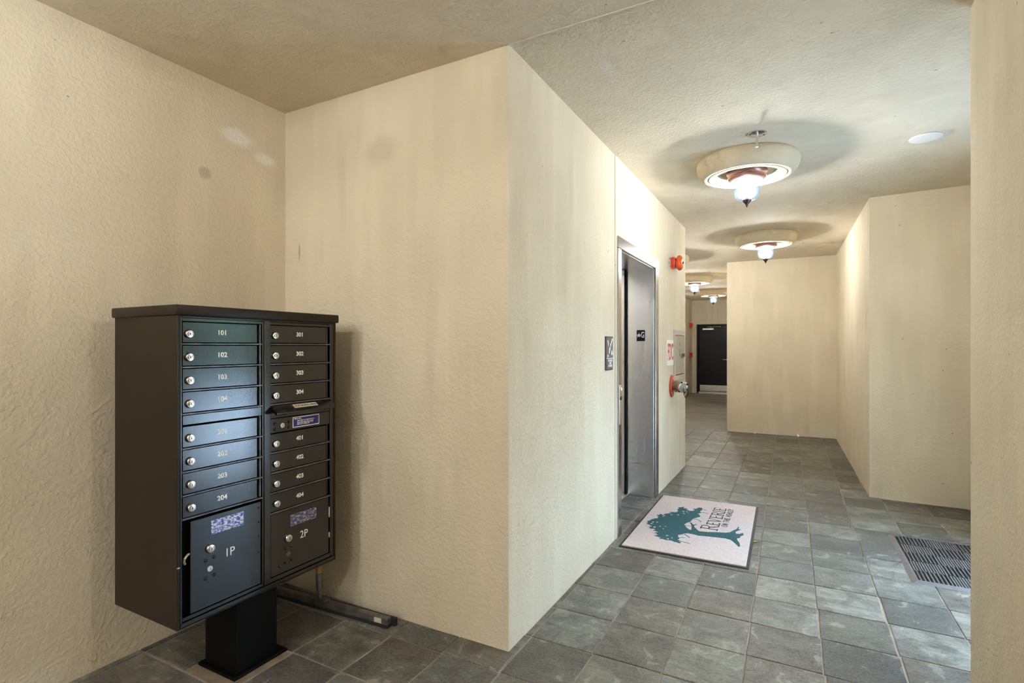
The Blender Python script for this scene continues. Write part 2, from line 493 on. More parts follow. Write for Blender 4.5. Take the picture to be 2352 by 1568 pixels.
def tile_mesh(b):
    me = bpy.data.meshes.new('tile'); bmesh.ops.recalc_face_normals(b, faces=b.faces[:]); b.to_mesh(me); b.free()
    me.materials.append(M['slate']); return me
FW, FH = 0.305 - GAP * 2, ROWP - GAP * 2
for i in range(8): variants.append(tile_mesh(tile_bm(-FW / 2, FW / 2, -FH / 2, FH / 2, random.uniform(-0.0008, 0.0008))))

cells = []
for r in range(-36, 24):
    y0, y1 = ROW0 + r * ROWP, ROW0 + (r + 1) * ROWP
    sh = SKEW * ((y0 + y1) / 2 - 2.6)
    for k in range(-10, 9):
        x0, x1 = col_x(k) + sh, col_x(k + 1) + sh
        bb = None
        for a, c, d, e in REG:
            ix0, ix1, iy0, iy1 = max(x0, a), min(x1, c), max(y0, d), min(y1, e)
            if ix1 - ix0 > 0.012 and iy1 - iy0 > 0.012:
                bb = (ix0, ix1, iy0, iy1) if bb is None else (min(bb[0], ix0), max(bb[1], ix1), min(bb[2], iy0), max(bb[3], iy1))
        if bb is None: continue
        g = GAP
        bx = (bb[0] + (g if bb[0] <= x0 + 1e-6 else 0.002), bb[1] - (g if bb[1] >= x1 - 1e-6 else 0.002),
              bb[2] + (g if bb[2] <= y0 + 1e-6 else 0.002), bb[3] - (g if bb[3] >= y1 - 1e-6 else 0.002))
        if bx[1] - bx[0] < 0.012 or bx[3] - bx[2] < 0.012: continue
        full = (bb[0] <= x0 + 1e-6 and bb[1] >= x1 - 1e-6 and bb[2] <= y0 + 1e-6 and bb[3] >= y1 - 1e-6)
        cxm, cym = (bx[0] + bx[1]) / 2, (bx[2] + bx[3]) / 2
        # can the photograph show it?
        seen = False
        for X, Y in ((cxm, cym), (bx[0], bx[2]), (bx[1], bx[2]), (bx[0], bx[3]), (bx[1], bx[3])):
            p = to_px(X, Y, 0)
            if p and -10 < p[0] < 2245 and p[1] < 1600: seen = True
        if cym > YE and cxm < -0.185 * cym: seen = False
        if cxm > 0.70 and (cym < 3.0 or cxm > 0.222 * cym + 0.12): seen = False
        if cxm > 1.45: seen = False
        if cxm < XL + 0.5 and cym < 1.0: seen = False
        cells.append((bx, full, seen, k, r))
rest = bmesh.new()
n_tiles = 0
for bx, full, seen, k, r in cells:
    cxm, cym = (bx[0] + bx[1]) / 2, (bx[2] + bx[3]) / 2
    if k == -7 and r == -2:
        continue_patch = True
    else:
        continue_patch = False
    if continue_patch:        # the cell under the mailbox pedestal is filled with mortar
        b = tile_bm(bx[0], bx[1], bx[2], bx[3], -0.002)
        o = obj('mortar_patch', b, 'mortar', floor)
        continue
    if not seen or n_tiles >= 298:
        b = tile_bm(bx[0], bx[1], bx[2], bx[3], random.uniform(-0.0008, 0.0008))
        me = bpy.data.meshes.new('t'); b.to_mesh(me); b.free(); rest.from_mesh(me); bpy.data.meshes.remove(me)
        continue
    n_tiles += 1
    if full:
        o = bpy.data.objects.new('tile', random.choice(variants)); COL.objects.link(o)
        o.scale.x = (bx[1] - bx[0]) / FW
        o.location = (cxm, cym, 0); o.rotation_euler.z = random.choice((0, math.pi))
    else:
        o = bpy.data.objects.new('tile', tile_mesh(tile_bm(bx[0] - cxm, bx[1] - cxm, bx[2] - cym, bx[3] - cym, random.uniform(-0.0008, 0.0008), 0.0012)))
        COL.objects.link(o); o.location = (cxm, cym, 0)
    o.parent = floor
o = obj('distant_tiles', rest, 'slate', floor); o['kind'] = 'stuff'

# ------------------------------------------------------------------ the setting: walls and ceiling
XD, DY0, DY1 = 1.46, 3.22, 4.38      # wall with the open entrance
def wall(name, parts):
    bm = bmesh.new()
    for p in parts:
        if isinstance(p[0], tuple): bm_prism(bm, p[0], p[1], p[2])
        else: bm_box(bm, *p)
    return struct(obj(name, bm, 'stucco'))
ZB = -0.02
ZT = CEIL + 0.01
wall('wall_left', [(XL - 0.2, XL, -7.2, YB + 0.2, ZB, ZT)])
wall('wall_nook', [(XL, XE - 0.35, YB, YB + 0.2, ZB, ZT)])
wall('wall_elevator', [(XE - 0.35, XE, YB, 3.685, ZB, ZT)])
XP = XE + 0.004
wall('wall_elevator_pier', [(XE - 0.35, XP, 3.685, 3.7245, ZB, ZT)])
wall('wall_elevator_head', [(XE - 0.35, XP, 3.7245, 4.9855, 2.1805, ZT)])
wall('wall_elevator_far', [(XE - 0.35, XP, 4.9855, YE, ZB, ZT)])
wall('wall_block_end', [(-2.78, XE - 0.35, YE - 0.2, YE, ZB, ZT)])
wall('wall_right_near', [(XR, XR + 0.2, -7.2, -0.40, ZB, ZT), (XR, XR + 0.2, 1.95, 2.762, ZB, ZT), (XR + 0.2, 1.66, 2.562, 2.762, ZB, ZT)])
wall('wall_side_lobby', [(XR + 0.2, 2.4, 1.95, 2.15, ZB, ZT), (XR + 0.2, 2.4, -0.6, -0.4, ZB, ZT), (2.4, 2.6, -0.6, 2.15, ZB, ZT)])
wall('wall_entrance', [(XD, XD + 0.2, 2.762, DY0, ZB, ZT), (XD, XD + 0.2, DY1, 6.0, ZB, ZT), (XD, XD + 0.2, DY0, DY1, 2.22, ZT)])
wall('wall_right_far', [(((0.581, 5.85), (1.46, 5.775), (1.46, 5.99), (0.78, 6.05), (0.71, 9.28), (0.508, 9.28)), ZB, ZT)])
wall('wall_far', [(((-1.015, 9.28), (0.71, 9.28), (0.71, 9.48), (-0.815, 9.48), (-0.815, 16.5), (-1.015, 16.5)), ZB, ZT)])
wall('wall_far_left', [(-2.98, -2.78, YE - 0.2, 16.7, ZB, ZT)])
wall('wall_end', [(-2.78, -2.634, 16.5, 16.7, ZB, ZT), (-1.66, -0.815, 16.5, 16.7, ZB, ZT), (-2.634, -1.66, 16.5, 16.7, 2.035, ZT)])
wall('wall_behind', [(XL, XR, -7.2, -7.0, ZB, ZT)])
bm = bmesh.new(); bm_box(bm, -3.0, 2.6, -7.2, YB - 0.001, CEIL, CEIL + 0.18)
c1 = struct(obj('ceiling', bm, 'stucco_ceiling'))
bm = bmesh.new(); bm_box(bm, -3.0, 1.66, YB - 0.001, 16.8, CEIL + 0.005, CEIL + 0.18)
c2 = struct(obj('ceiling_hall', bm, 'stucco_ceiling'))
bm = bmesh.new(); bm_box(bm, XE, XR, YB - 0.006, YB + 0.004, CEIL - 0.002, CEIL + 0.02, 0.0015)
struct(obj('trim_1', bm, 'stucco_ceiling'))
# entrance opening to the outside: painted frame and paving beyond it
bm = bmesh.new()
bm_box(bm, XD - 0.02, XD + 0.22, DY0, DY0 + 0.05, 0, 2.22); bm_box(bm, XD - 0.02, XD + 0.22, DY1 - 0.05, DY1, 0, 2.22); bm_box(bm, XD - 0.02, XD + 0.22, DY0 + 0.05, DY1 - 0.05, 2.17, 2.22)
struct(obj('trim_2', bm, 'door_brown'))
bm = bmesh.new(); bm_box(bm, 1.68, 40, 2.60, 26, -0.15, -0.02); bm_box(bm, 2.62, 40, -20, 2.60, -0.15, -0.02)
struct(obj('ground_outside', bm, 'paving'))

M['hedge'] = plain('hedge_leaves', (0.10, 0.13, 0.075), 0.7, bumps=[(30, 1.0, 0.05)], vary=0.5, vscale=14)
bm = bmesh.new()
rh = random.Random(5)
nx, nz = 44, 10
grid = [[bm.verts.new((14.0 + rh.uniform(-0.35, 0.35) - 0.6 * math.sin(k / nz * math.pi), -14 + 38 * i / nx, -0.02 + 4.2 * k / nz + (rh.uniform(-0.15, 0.15) if k == nz else 0))) for k in range(nz + 1)] for i in range(nx + 1)]
back = [[bm.verts.new((16.0 + rh.uniform(-0.1, 0.1), -14 + 38 * i / nx, z)) for z in (4.1, -0.02)] for i in range(nx + 1)]
for i in range(nx):
    for k in range(nz): bm.faces.new((grid[i][k], grid[i + 1][k], grid[i + 1][k + 1], grid[i][k + 1]))
    bm.faces.new((grid[i][nz], grid[i + 1][nz], back[i + 1][0], back[i][0])); bm.faces.new((back[i][0], back[i + 1][0], back[i + 1][1], back[i][1]))
tag(obj('hedge', bm, 'hedge'), 'dense green hedge outdoors beyond the entrance on the right', 'hedge')

# ------------------------------------------------------------------ far door
d1 = bpy.data.objects.new('door_1', None); COL.objects.link(d1); d1.location = (-2.15, 16.5, 0); d1['kind'] = 'structure'
d1['label'] = 'dark brown metal door with kick plate at the end of the far corridor'
bm = bmesh.new()
bm_box(bm, -2.634, -2.585, 16.44, 16.60, 0, 2.035, 0.004); bm_box(bm, -1.709, -1.66, 16.44, 16.60, 0, 2.035, 0.004); bm_box(bm, -2.585, -1.709, 16.44, 16.60, 1.985, 2.035, 0.004)
obj('door_frame', bm, 'door_brown', d1)
box_obj('leak_blocker', 'black_gap', d1, -2.634, -1.66, 16.61, 16.66, -0.02, 2.035)  # added black sheet, keeps sky light from leaking round the leaf
box_obj('door_leaf', 'door_brown', d1, -2.580, -1.714, 16.50, 16.545, 0.05, 1.98, 0.002)
box_obj('kick_plate', 'steel', d1, -2.555, -1.735, 16.492, 16.4995, 0.07, 0.245, 0.001)
bm = bmesh.new(); bm_prism(bm, [(-2.60, 16.36), (-1.69, 16.36), (-1.69, 16.56), (-2.60, 16.56)], 0.0, 0.012)
bm_box(bm, -2.585, -1.712, 16.43, 16.498, 0.012, 0.055, 0.006)
obj('threshold', bm, 'alum', d1)
bm = bmesh.new()
bm_box(bm, -2.47, -2.15, 16.42, 16.50, 1.865, 1.915, 0.008)
cl = obj('door_closer', bm, 'alum', d1, 40)
bm = bmesh.new()
bm_tube(bm, [(-2.24, 16.45, 1.92), (-2.24, 16.44, 1.945), (-1.97, 16.36, 1.950), (-2.32, 16.43, 1.955)], 0.009)
bm_box(bm, -2.33, -1.96, 16.425, 16.44, 1.945, 1.965, 0.003)
obj('closer_arm', bm, 'alum', cl)
bm = bmesh.new()
bm_cyl(bm, (-1.79, 16.50, 1.0), (-1.79, 16.47, 1.0), 0.028)
bm_tube(bm, [(-1.79, 16.47, 1.0), (-1.79, 16.445, 1.0), (-1.91, 16.44, 1.0)], 0.010, 10)
obj('lever_handle', bm, 'chrome', d1, 40)

# ------------------------------------------------------------------ elevator
el = thing('elevator', 'stainless steel elevator doorway set in the long stucco wall behind the logo mat', 'elevator', (XE, 4.355, 0))
box_obj('header', 'steel_bright', el, XE - 0.25, XE + 0.014, 3.725, 4.985, 2.095, 2.180, 0.003)
jl = box_obj('jamb', 'steel_bright', el, XE - 0.25, XE + 0.014, 3.725, 3.805, 0.0, 2.094, 0.003)
jr = box_obj('jamb', 'steel_bright', el, XE - 0.25, XE + 0.014, 4.872, 4.985, 0.0, 2.094, 0.003)
jrp = box_obj('jamb_return', 'steel', el, XE - 0.246, XE - 0.004, 4.866, 4.8715, 0.003, 2.092, 0.001)
box_obj('soffit', 'steel', el, XE - 0.25, XE - 0.002, 3.806, 4.865, 2.086, 2.0945, 0.001)
DX = XE - 0.262
bm = bmesh.new(); bm_box(bm, DX - 0.04, DX, 3.80, 4.835, 0.012, 2.10, 0.002)
dl = obj('sliding_door', bm, 'steel', el)
bm = bmesh.new(); bm_box(bm, DX - 0.08, DX - 0.045, 3.73, 4.98, 0.0, 2.175)
bm_box(bm, DX - 0.045, DX + 0.010, 4.836, 4.868, 0.0, 2.10)
obj('door_pocket', bm, 'black_gap', el)
box_obj('door_sill', 'alum', el, DX - 0.04, DX + 0.022, 3.806, 4.86, 0.0, 0.009, 0.001)
# floor-marking plate with star and G on the far jamb
bm = bmesh.new(); bm_box(bm, -1.272 - 0.037, -1.272 + 0.037, 4.8605, 4.8655, 1.4805 - 0.0505, 1.4805 + 0.0505, 0.001)
pl = obj('floor_plate', bm, 'black_plate', el)
T = facing_ny(4.8605, -1.272, 1.4805)
bm = bmesh.new()
st = []
for i in range(10):
    rr = 0.0195 if i % 2 == 0 else 0.0080
    a = math.pi / 2 + i * math.pi / 5
    st.append((-0.0165 + rr * math.cos(a), rr * 1.25 * math.sin(a) + 0.003))
bm_flat(bm, st, 0, 0.0012, T); obj('star', bm, 'white_print', pl)
text_obj('letter', 'G', 0.074, lambda a, b, c: T(a + 0.0175, b + 0.004, c), 'white_print', pl, 0.0012, 0.58, 0.0008)
# call station on the near jamb
cs = box_obj('call_station', 'steel', el, XE + 0.014, XE + 0.020, 3.735, 3.795, 0.815, 1.100, 0.002)
for z in (1.07, 1.005):
    bm = bmesh.new(); bm_cyl(bm, (XE + 0.020, 3.765, z), (XE + 0.026, 3.765, z), 0.014)
    obj('call_button', bm, 'white_print' if z > 1.05 else 'sign_frame', cs, 40)

# fire-instruction plate beside the elevator
sg = thing('fire_instruction_sign', 'small grey plate with white fire and stair symbols left of the elevator', 'sign', (XE, 3.541, 1.217))
box_obj('frame', 'sign_frame', sg, XE, XE + 0.007, 3.460, 3.622, 1.217, 1.450, 0.003)
box_obj('plate', 'sign_grey', sg, XE + 0.0072, XE + 0.009, 3.469, 3.613, 1.226, 1.441)
T = facing_x(XE + 0.009, 3.541, 1.335)
bm = bmesh.new()
bm_ribbon(bm, (-0.045, 0.088), (-0.030, 0.066), 0.012, 0, 0.0008, T, 0.014); bm_ribbon(bm, (-0.030, 0.066), (-0.026, 0.046), 0.014, 0, 0.0008, T, 0.006)
for cxx, cyy in ((0.055, 0.092), (0.038, 0.075), (0.022, 0.057)):
    bm_flat(bm, [(cxx + 0.010 * math.cos(a * math.pi / 4), cyy + 0.010 * math.sin(a * math.pi / 4)) for a in range(8)], 0, 0.0008, T)
bm_ribbon(bm, (0.012, 0.044), (0.000, 0.030), 0.014, 0, 0.0008, T); bm_ribbon(bm, (0.000, 0.030), (-0.010, -0.002), 0.020, 0, 0.0008, T, 0.012)
bm_ribbon(bm, (0.045, 0.018), (0.036, -0.014), 0.012, 0, 0.0008, T); bm_ribbon(bm, (0.045, 0.018), (0.060, -0.012), 0.010, 0, 0.0008, T)
bm_flat(bm, [(-0.040 + 0.010 * math.cos(a * math.pi / 4), -0.020 + 0.010 * math.sin(a * math.pi / 4)) for a in range(8)], 0, 0.0008, T)
bm_ribbon(bm, (-0.07, -0.037), (0.07, -0.037), 0.004, 0, 0.0008, T)
stuff(obj('symbols', bm, 'white_print', sg))
for i, (s_, zz) in enumerate((('IN FIRE', -0.053), ('USE', -0.071), ('STAIRS', -0.089))):
    text_obj('lettering', s_, 0.021, (lambda zz: (lambda a, b, c: T(a + 0.010, b + zz, c)))(zz), 'white_print', sg, 0.0008, 1.3, 0.0004)

# ------------------------------------------------------------------ fire bell
bl = thing('fire_bell', 'orange-red round fire alarm bell high on the wall past the elevator', 'bell', (XP, 5.62, 2.18))
box_obj('back_box', 'red', bl, XP, XP + 0.042, 5.565, 5.675, 2.185, 2.295, 0.008, 2, 40)
bm = bmesh.new()
bm_lathe(bm, [(0.0, 0.0), (0.030, 0.0), (0.060, 0.004), (0.074, 0.014), (0.078, 0.026), (0.074, 0.040), (0.060, 0.052), (0.035, 0.058), (0.0, 0.060)], 40, frame_to((XP + 0.050, 5.62, 2.240), (1, 0, 0)))
obj('gong', bm, 'orange_red', bl, 60)
bm = bmesh.new(); bm_cyl(bm, (XP + 0.040, 5.62, 2.240), (XP + 0.052, 5.62, 2.240), 0.028); obj('neck', bm, 'white', bl, 40)
bm = bmesh.new(); bm_cyl(bm, (XP + 0.108, 5.62, 2.240), (XP + 0.118, 5.62, 2.240), 0.013); obj('cap_nut', bm, 'black_plate', bl, 40)

# ------------------------------------------------------------------ FDC sign
fs = thing('fire_connection_sign', 'white sign with red letters FDC beside the taupe wall cabinet', 'sign', (XP, 5.521, 1.188))
box_obj('plate', 'white', fs, XP, XP + 0.006, 5.370, 5.672, 1.188, 1.446, 0.001)
T = facing_x(XP + 0.006, 5.521, 1.316)
text_obj('lettering', 'FDC', 0.235, lambda a, b, c: T(a, b, c), 'red', fs, 0.001, 0.62, 0.004)

# ------------------------------------------------------------------ wall cabinet
wc = thing('wall_cabinet', 'taupe metal wall cabinet with framed door and small latch above the fire connection', 'cabinet', (XP, 5.98, 1.016))
bm = bmesh.new()
Y0, Y1, Z0, Z1 = 5.695, 6.270, 1.016, 1.556
bw = 0.055
for a in ((Y0, Y1, Z1 - bw, Z1), (Y0, Y1, Z0, Z0 + bw)): bm_box(bm, XP, XP + 0.014, a[0], a[1], a[2], a[3], 0.002)
for a in ((Y0, Y0 + bw), (Y1 - bw, Y1)): bm_box(bm, XP, XP + 0.014, a[0], a[1], Z0 + bw, Z1 - bw, 0.002)
obj('frame', bm, 'taupe_light', wc)
dr = box_obj('door', 'taupe', wc, XP + 0.002, XP + 0.009, Y0 + bw + 0.008, Y1 - bw - 0.004, Z0 + bw + 0.008, Z1 - bw - 0.003, 0.001)
box_obj('back_panel', 'black_gap', wc, XP, XP + 0.0018, Y0 + bw, Y1 - bw, Z0 + bw, Z1 - bw)
bm = bmesh.new(); bm_cyl(bm, (XP + 0.010, Y0 + bw + 0.006, Z0 + bw + 0.012), (XP + 0.010, Y0 + bw + 0.006, Z1 - bw - 0.012), 0.006, None, 10); obj('hinge', bm, 'chrome', wc, 40)
bm = bmesh.new(); bm_box(bm, XP + 0.009, XP + 0.026, 6.105, 6.132, 1.255, 1.300, 0.003); bm_box(bm, XP + 0.026, XP + 0.042, 6.09, 6.145, 1.288, 1.304, 0.003); bm_box(bm, XP + 0.020, XP + 0.036, 6.125, 6.145, 1.262, 1.29, 0.002); obj('latch', bm, 'zinc', dr)
bm = bmesh.new(); bm_box(bm, XP + 0.009, XP + 0.0096, 5.93, 6.04, 1.315, 1.348); obj('sticker', bm, 'orange_faded', dr)
bm = bmesh.new()
for z in (1.392, 1.408, 1.278, 1.294): bm_box(bm, XP + 0.009, XP + 0.0095, 5.965, 6.005, z, z + 0.009)
stuff(obj('faded_print', bm, 'sign_frame', dr)); 

# ------------------------------------------------------------------ fire department connection
fd = thing('fire_hose_connection', 'brass twin fire hose connection with red wall plate and hanging chain', 'fire connection', (XP, 5.61, 0.97))
C0 = Vector((XP, 5.60, 0.972))
bm = bmesh.new()
bm_lathe(bm, [(0.0, 0.0), (0.116, 0.0), (0.116, 0.006), (0.106, 0.011), (0.045, 0.016), (0.0, 0.016)], 40, frame_to(C0, (1, 0, 0)))
esc = obj('wall_plate', bm, 'red', fd, 40)
bm = bmesh.new()
for i in range(22):
    a = 2 * math.pi * i / 22
    T = facing_x(C0.x + 0.0125, C0.y + 0.083 * math.cos(a), C0.z + 0.083 * math.sin(a))
    if i % 7 != 6: bm_box(bm, C0.x + 0.011, C0.x + 0.0145, C0.y + 0.083 * math.cos(a) - 0.006, C0.y + 0.083 * math.cos(a) + 0.006, C0.z + 0.083 * math.sin(a) - 0.007, C0.z + 0.083 * math.sin(a) + 0.007)
stuff(obj('raised_marking', bm, 'label_cream', esc))
bm = bmesh.new()
bm_lathe(bm, [(0.040, 0.012), (0.046, 0.016), (0.050, 0.040), (0.052, 0.060), (0.050, 0.085), (0.0, 0.085)], 28, frame_to(C0, (1, 0, 0)))
bm_lathe(bm, [(0.052, 0.038), (0.060, 0.040), (0.060, 0.056), (0.052, 0.058)], 28, frame_to(C0, (1, 0, 0)))
obj('body', bm, 'brass', fd, 40)
for sgn in (-1, 1):
    d = Vector((0.80, 0.62 * sgn, -0.10)).normalized()
    p = C0 + Vector((0.055, 0.018 * sgn, 0))
    bm = bmesh.new()
    bm_lathe(bm, [(0.0, 0.0), (0.044, 0.0), (0.044, 0.045), (0.049, 0.047), (0.049, 0.075), (0.044, 0.078)], 28, frame_to(p, d))
    inlet = obj('inlet', bm, 'brass', fd, 40)
    bm = bmesh.new()
    Fm = frame_to(p, d)
    bm_lathe(bm, [(0.051, 0.068), (0.051, 0.088), (0.046, 0.093), (0.020, 0.095), (0.0, 0.095)], 28, Fm)
    obj('cap', bm, 'cap_metal', inlet, 40)
    bm = bmesh.new()
    for a in (0.6, 2.7, 4.8):
        q = Fm @ Vector((0.054 * math.cos(a), 0.054 * math.sin(a), 0.078)); bm_cyl(bm, q, q + d * 0.012, 0.009, None, 10)
    stuff(obj('cap_lugs', bm, 'chain', inlet, 40))
bm = bmesh.new()
dn = Vector((0.80, -0.62, -0.10)).normalized(); pa = C0 + Vector((0.055, -0.018, 0)) + dn * 0.098
chain_pts = [pa, pa + Vector((0.004, -0.004, -0.03)), pa + Vector((0.010, -0.002, -0.075)), pa + Vector((0.020, 0.002, -0.098)), pa + Vector((0.034, 0.010, -0.090)), pa + Vector((0.040, 0.02, -0.05)), pa + Vector((0.040, 0.04, -0.01))]
for a, b in zip(chain_pts[:-1], chain_pts[1:]):
    n_ = max(1, int((b - a).length / 0.013))
    for i in range(n_):
        q = a + (b - a) * (i + 0.5) / n_
        bm_lathe(bm, [(0.0055 + 0.0020 * math.cos(t * math.pi / 3), 0.0020 * math.sin(t * math.pi / 3)) for t in range(6)], 8, frame_to(q, (0.4, 1, 0) if i % 2 else (1, -0.3, 0)), True)
bm_tube(bm, chain_pts, 0.0016, 5)
stuff(obj('chain', bm, 'chain', fd))

# ------------------------------------------------------------------ alarm strobe and pull station at the far end
st_ = thing('alarm_strobe', 'small red alarm strobe on the corridor wall, upper of two red devices', 'alarm', (-2.78, 16.15, 1.93))
box_obj('body', 'red', st_, -2.78, -2.70, 16.05, 16.20, 1.93, 2.06, 0.01, 2)
box_obj('lens', 'white', st_, -2.699, -2.675, 16.10, 16.17, 1.94, 1.975, 0.006)
ps = thing('pull_station', 'small red fire pull station on the corridor wall, lower of two red devices', 'alarm', (-2.78, 16.15, 1.07))
box_obj('body', 'red', ps, -2.78, -2.70, 16.05, 16.20, 1.07, 1.20, 0.006, 2)
box_obj('pull_bar', 'white', ps, -2.699, -2.69, 16.08, 16.17, 1.115, 1.135, 0.003)

# ------------------------------------------------------------------ ceiling lamps
def make_lamp(x, y, label):
    z = CEIL + 0.005
    t = thing('ceiling_lamp', label, 'lamp', (x, y, z), 'bell jar ceiling lamps with stone rings')
    O = Matrix.Translation((x, y, z))
    bm = bmesh.new()
    bm_lathe(bm, [(0.330, 0.0), (0.342, -0.012), (0.348, -0.032), (0.346, -0.056), (0.337, -0.082), (0.322, -0.106), (0.304, -0.122), (0.292, -0.129),
                  (0.276, -0.129), (0.272, -0.124), (0.262, -0.124), (0.258, -0.130), (0.236, -0.130), (0.222, -0.124), (0.214, -0.112), (0.206, -0.090), (0.150, -0.086), (0.0, -0.084)], 72, O)
    obj('stone_ring', bm, 'cast_stone', t, 50)
    bm = bmesh.new()
    bm_lathe(bm, [(0.0, -0.085), (0.138, -0.087), (0.139, -0.102), (0.128, -0.112), (0.126, -0.124), (0.131, -0.130), (0.128, -0.142), (0.112, -0.152), (0.095, -0.156), (0.0, -0.150)], 48, O)
    can = obj('canopy', bm, 'copper', t, 40)
    bm = bmesh.new()
    prof = [(0.093, -0.150), (0.091, -0.175), (0.0895, -0.205), (0.0885, -0.235), (0.085, -0.258), (0.076, -0.277), (0.060, -0.291), (0.036, -0.300), (0.010, -0.303)]
    inner = [(r - 0.003, zz + 0.002) for r, zz in reversed(prof)]
    bm_lathe(bm, prof + inner, 48, O, True)
    obj('glass_jar', bm, 'glass', t, 60)
    bm = bmesh.new()
    bm_lathe(bm, [(0.0, -0.294), (0.031, -0.298), (0.029, -0.308), (0.016, -0.322), (0.009, -0.330), (0.008, -0.338), (0.0, -0.352)], 24, O)
    obj('finial', bm, 'bronze', t, 40)
    bm = bmesh.new()
    bm_lathe(bm, [(0.0, -0.296), (0.009, -0.296), (0.009, -0.262), (0.006, -0.258), (0.006, -0.240), (0.0, -0.240)], 16, O)
    obj('centre_rod', bm, 'bronze', t, 40)
    bm = bmesh.new()
    bm_lathe(bm, [(0.0, -0.150), (0.014, -0.151), (0.014, -0.182), (0.0, -0.183)], 20, O)
    obj('socket', bm, 'white', t, 40)
    bm = bmesh.new()
    bm_lathe(bm, [(0.0, -0.184)] + [(0.027 * math.sin(math.pi * i / 10), -0.2095 + 0.0255 * math.cos(math.pi * i / 10)) for i in range(2, 10, 2)] + [(0.0, -0.235)], 8, O)
    obj('bulb', bm, 'bulb', t, 60)
    return t
lamp = make_lamp(-0.327, 4.23, 'glowing bell-jar ceiling lamp with stone ring, nearest and largest, in front of the elevator')
for x, y, lab in ((-0.345, 7.20, 'glowing ceiling lamp with stone ring just before the far beige wall'),
                  (-1.78, 8.25, 'ceiling lamp whose stone ring just peeks past the far corner of the elevator wall'),
                  (-1.79, 10.92, 'small glowing ceiling lamp in the far corridor, nearer of the two there'),
                  (-1.82, 13.80, 'smallest glowing ceiling lamp, in the far corridor above the brown door'),
                  (0.98, 1.20, 'ceiling lamp in the side lobby right of the viewer, across from the mailbox'),
                  (-1.95, -0.50, 'ceiling lamp in the lobby behind the viewer, on the mailbox side'),
                  (-0.60, -1.30, 'ceiling lamp in the lobby behind the viewer, on the right wall side'),
                  (-1.55, -2.10, 'ceiling lamp added for fill behind the viewer, mailbox side'),  # added to fill the dim near walls and ceiling
                  (-1.62, -3.90, 'ceiling lamp added for fill well behind the viewer, on the mailbox side'),  # added, with the two below, to lift light on the low walls
                  (-0.40, -3.10, 'ceiling lamp added for fill well behind the viewer, on the right wall side'),
                  (-1.03, -5.60, 'ceiling lamp added for fill at the very back of the lobby behind the viewer')):
    c = copy_tree(lamp); c.location = (x, y, CEIL + (0.005 if y > YB else 0.0)); c['label'] = lab

# ------------------------------------------------------------------ sprinkler and ceiling disc
sp = thing('sprinkler', 'chrome pendant sprinkler head on the ceiling in front of the nearest lamp', 'sprinkler', (-0.229, 3.742, CEIL + 0.005))
O = Matrix.Translation((-0.229, 3.742, CEIL + 0.005))
bm = bmesh.new(); bm_lathe(bm, [(0.0, 0.0), (0.060, 0.0), (0.060, -0.005), (0.052, -0.008), (0.014, -0.012), (0.0, -0.012)], 40, O); e_ = obj('escutcheon', bm, 'chrome', sp, 40)
bm = bmesh.new()
for a in (0.5, 3.6): bm_cyl(bm, (-0.229 + 0.045 * math.cos(a), 3.742 + 0.045 * math.sin(a), CEIL - 0.001), (-0.229 + 0.045 * math.cos(a), 3.742 + 0.045 * math.sin(a), CEIL - 0.006), 0.004, None, 8)
stuff(obj('screws', bm, 'black_plate', e_))
bm = bmesh.new(); bm_lathe(bm, [(0.0, -0.012), (0.007, -0.012), (0.007, -0.080), (0.0, -0.080)], 16, O); obj('stem', bm, 'chrome', sp, 40)
bm = bmesh.new(); bm_lathe(bm, [(0.0, -0.080), (0.011, -0.080), (0.011, -0.088), (0.0, -0.088)], 16, O); obj('deflector', bm, 'chrome', sp, 40)
O = Matrix.Translation((0.735, 4.326, CEIL + 0.005))
bm = bmesh.new(); bm_lathe(bm, [(0.0, 0.0), (0.084, 0.0), (0.090, -0.006), (0.088, -0.011), (0.078, -0.014), (0.0, -0.014)], 48, O)
tag(obj('cover_plate', bm, 'white', None, 40), 'flat round white cover plate on the ceiling near the right wall', 'cover plate')

# ------------------------------------------------------------------ mailbox unit
FX = -2.032
mb = thing('mailbox_cabinet', 'tall black metal mailbox cabinet with numbered doors on a pedestal', 'mailbox', (-2.165, 1.50, 0))
bm = bmesh.new()
Y0, Y1, Z0, Z1 = 1.146, 1.916, 0.318, 1.500
XB = -2.474
t_ = 0.012
bm_box(bm, XB, FX, Y0, Y0 + t_, Z0, Z1, 0.002); bm_box(bm, XB, FX, Y1 - t_, Y1, Z0, Z1, 0.002)
bm_box(bm, XB, FX, Y0 + t_, Y1 - t_, Z0, Z0 + 0.022, 0.002); bm_box(bm, XB, XB + t_, Y0 + t_, Y1 - t_, Z0 + 0.022, Z1); bm_box(bm, XB + t_, FX, Y0 + t_, Y1 - t_, Z1 - 0.008, Z1)
obj('body', bm, 'box_side', mb)
box_obj('dark_interior', 'black_gap', mb, XB + t_, FX - 0.030, Y0 + t_, Y1 - t_, Z0 + 0.022, Z1 - 0.008)
box_obj('cap', 'box_side', mb, XB - 0.008, FX + 0.010, Y0 - 0.010, Y1 + 0.012, Z1 - 0.003, 1.537, 0.006, 2, 40)
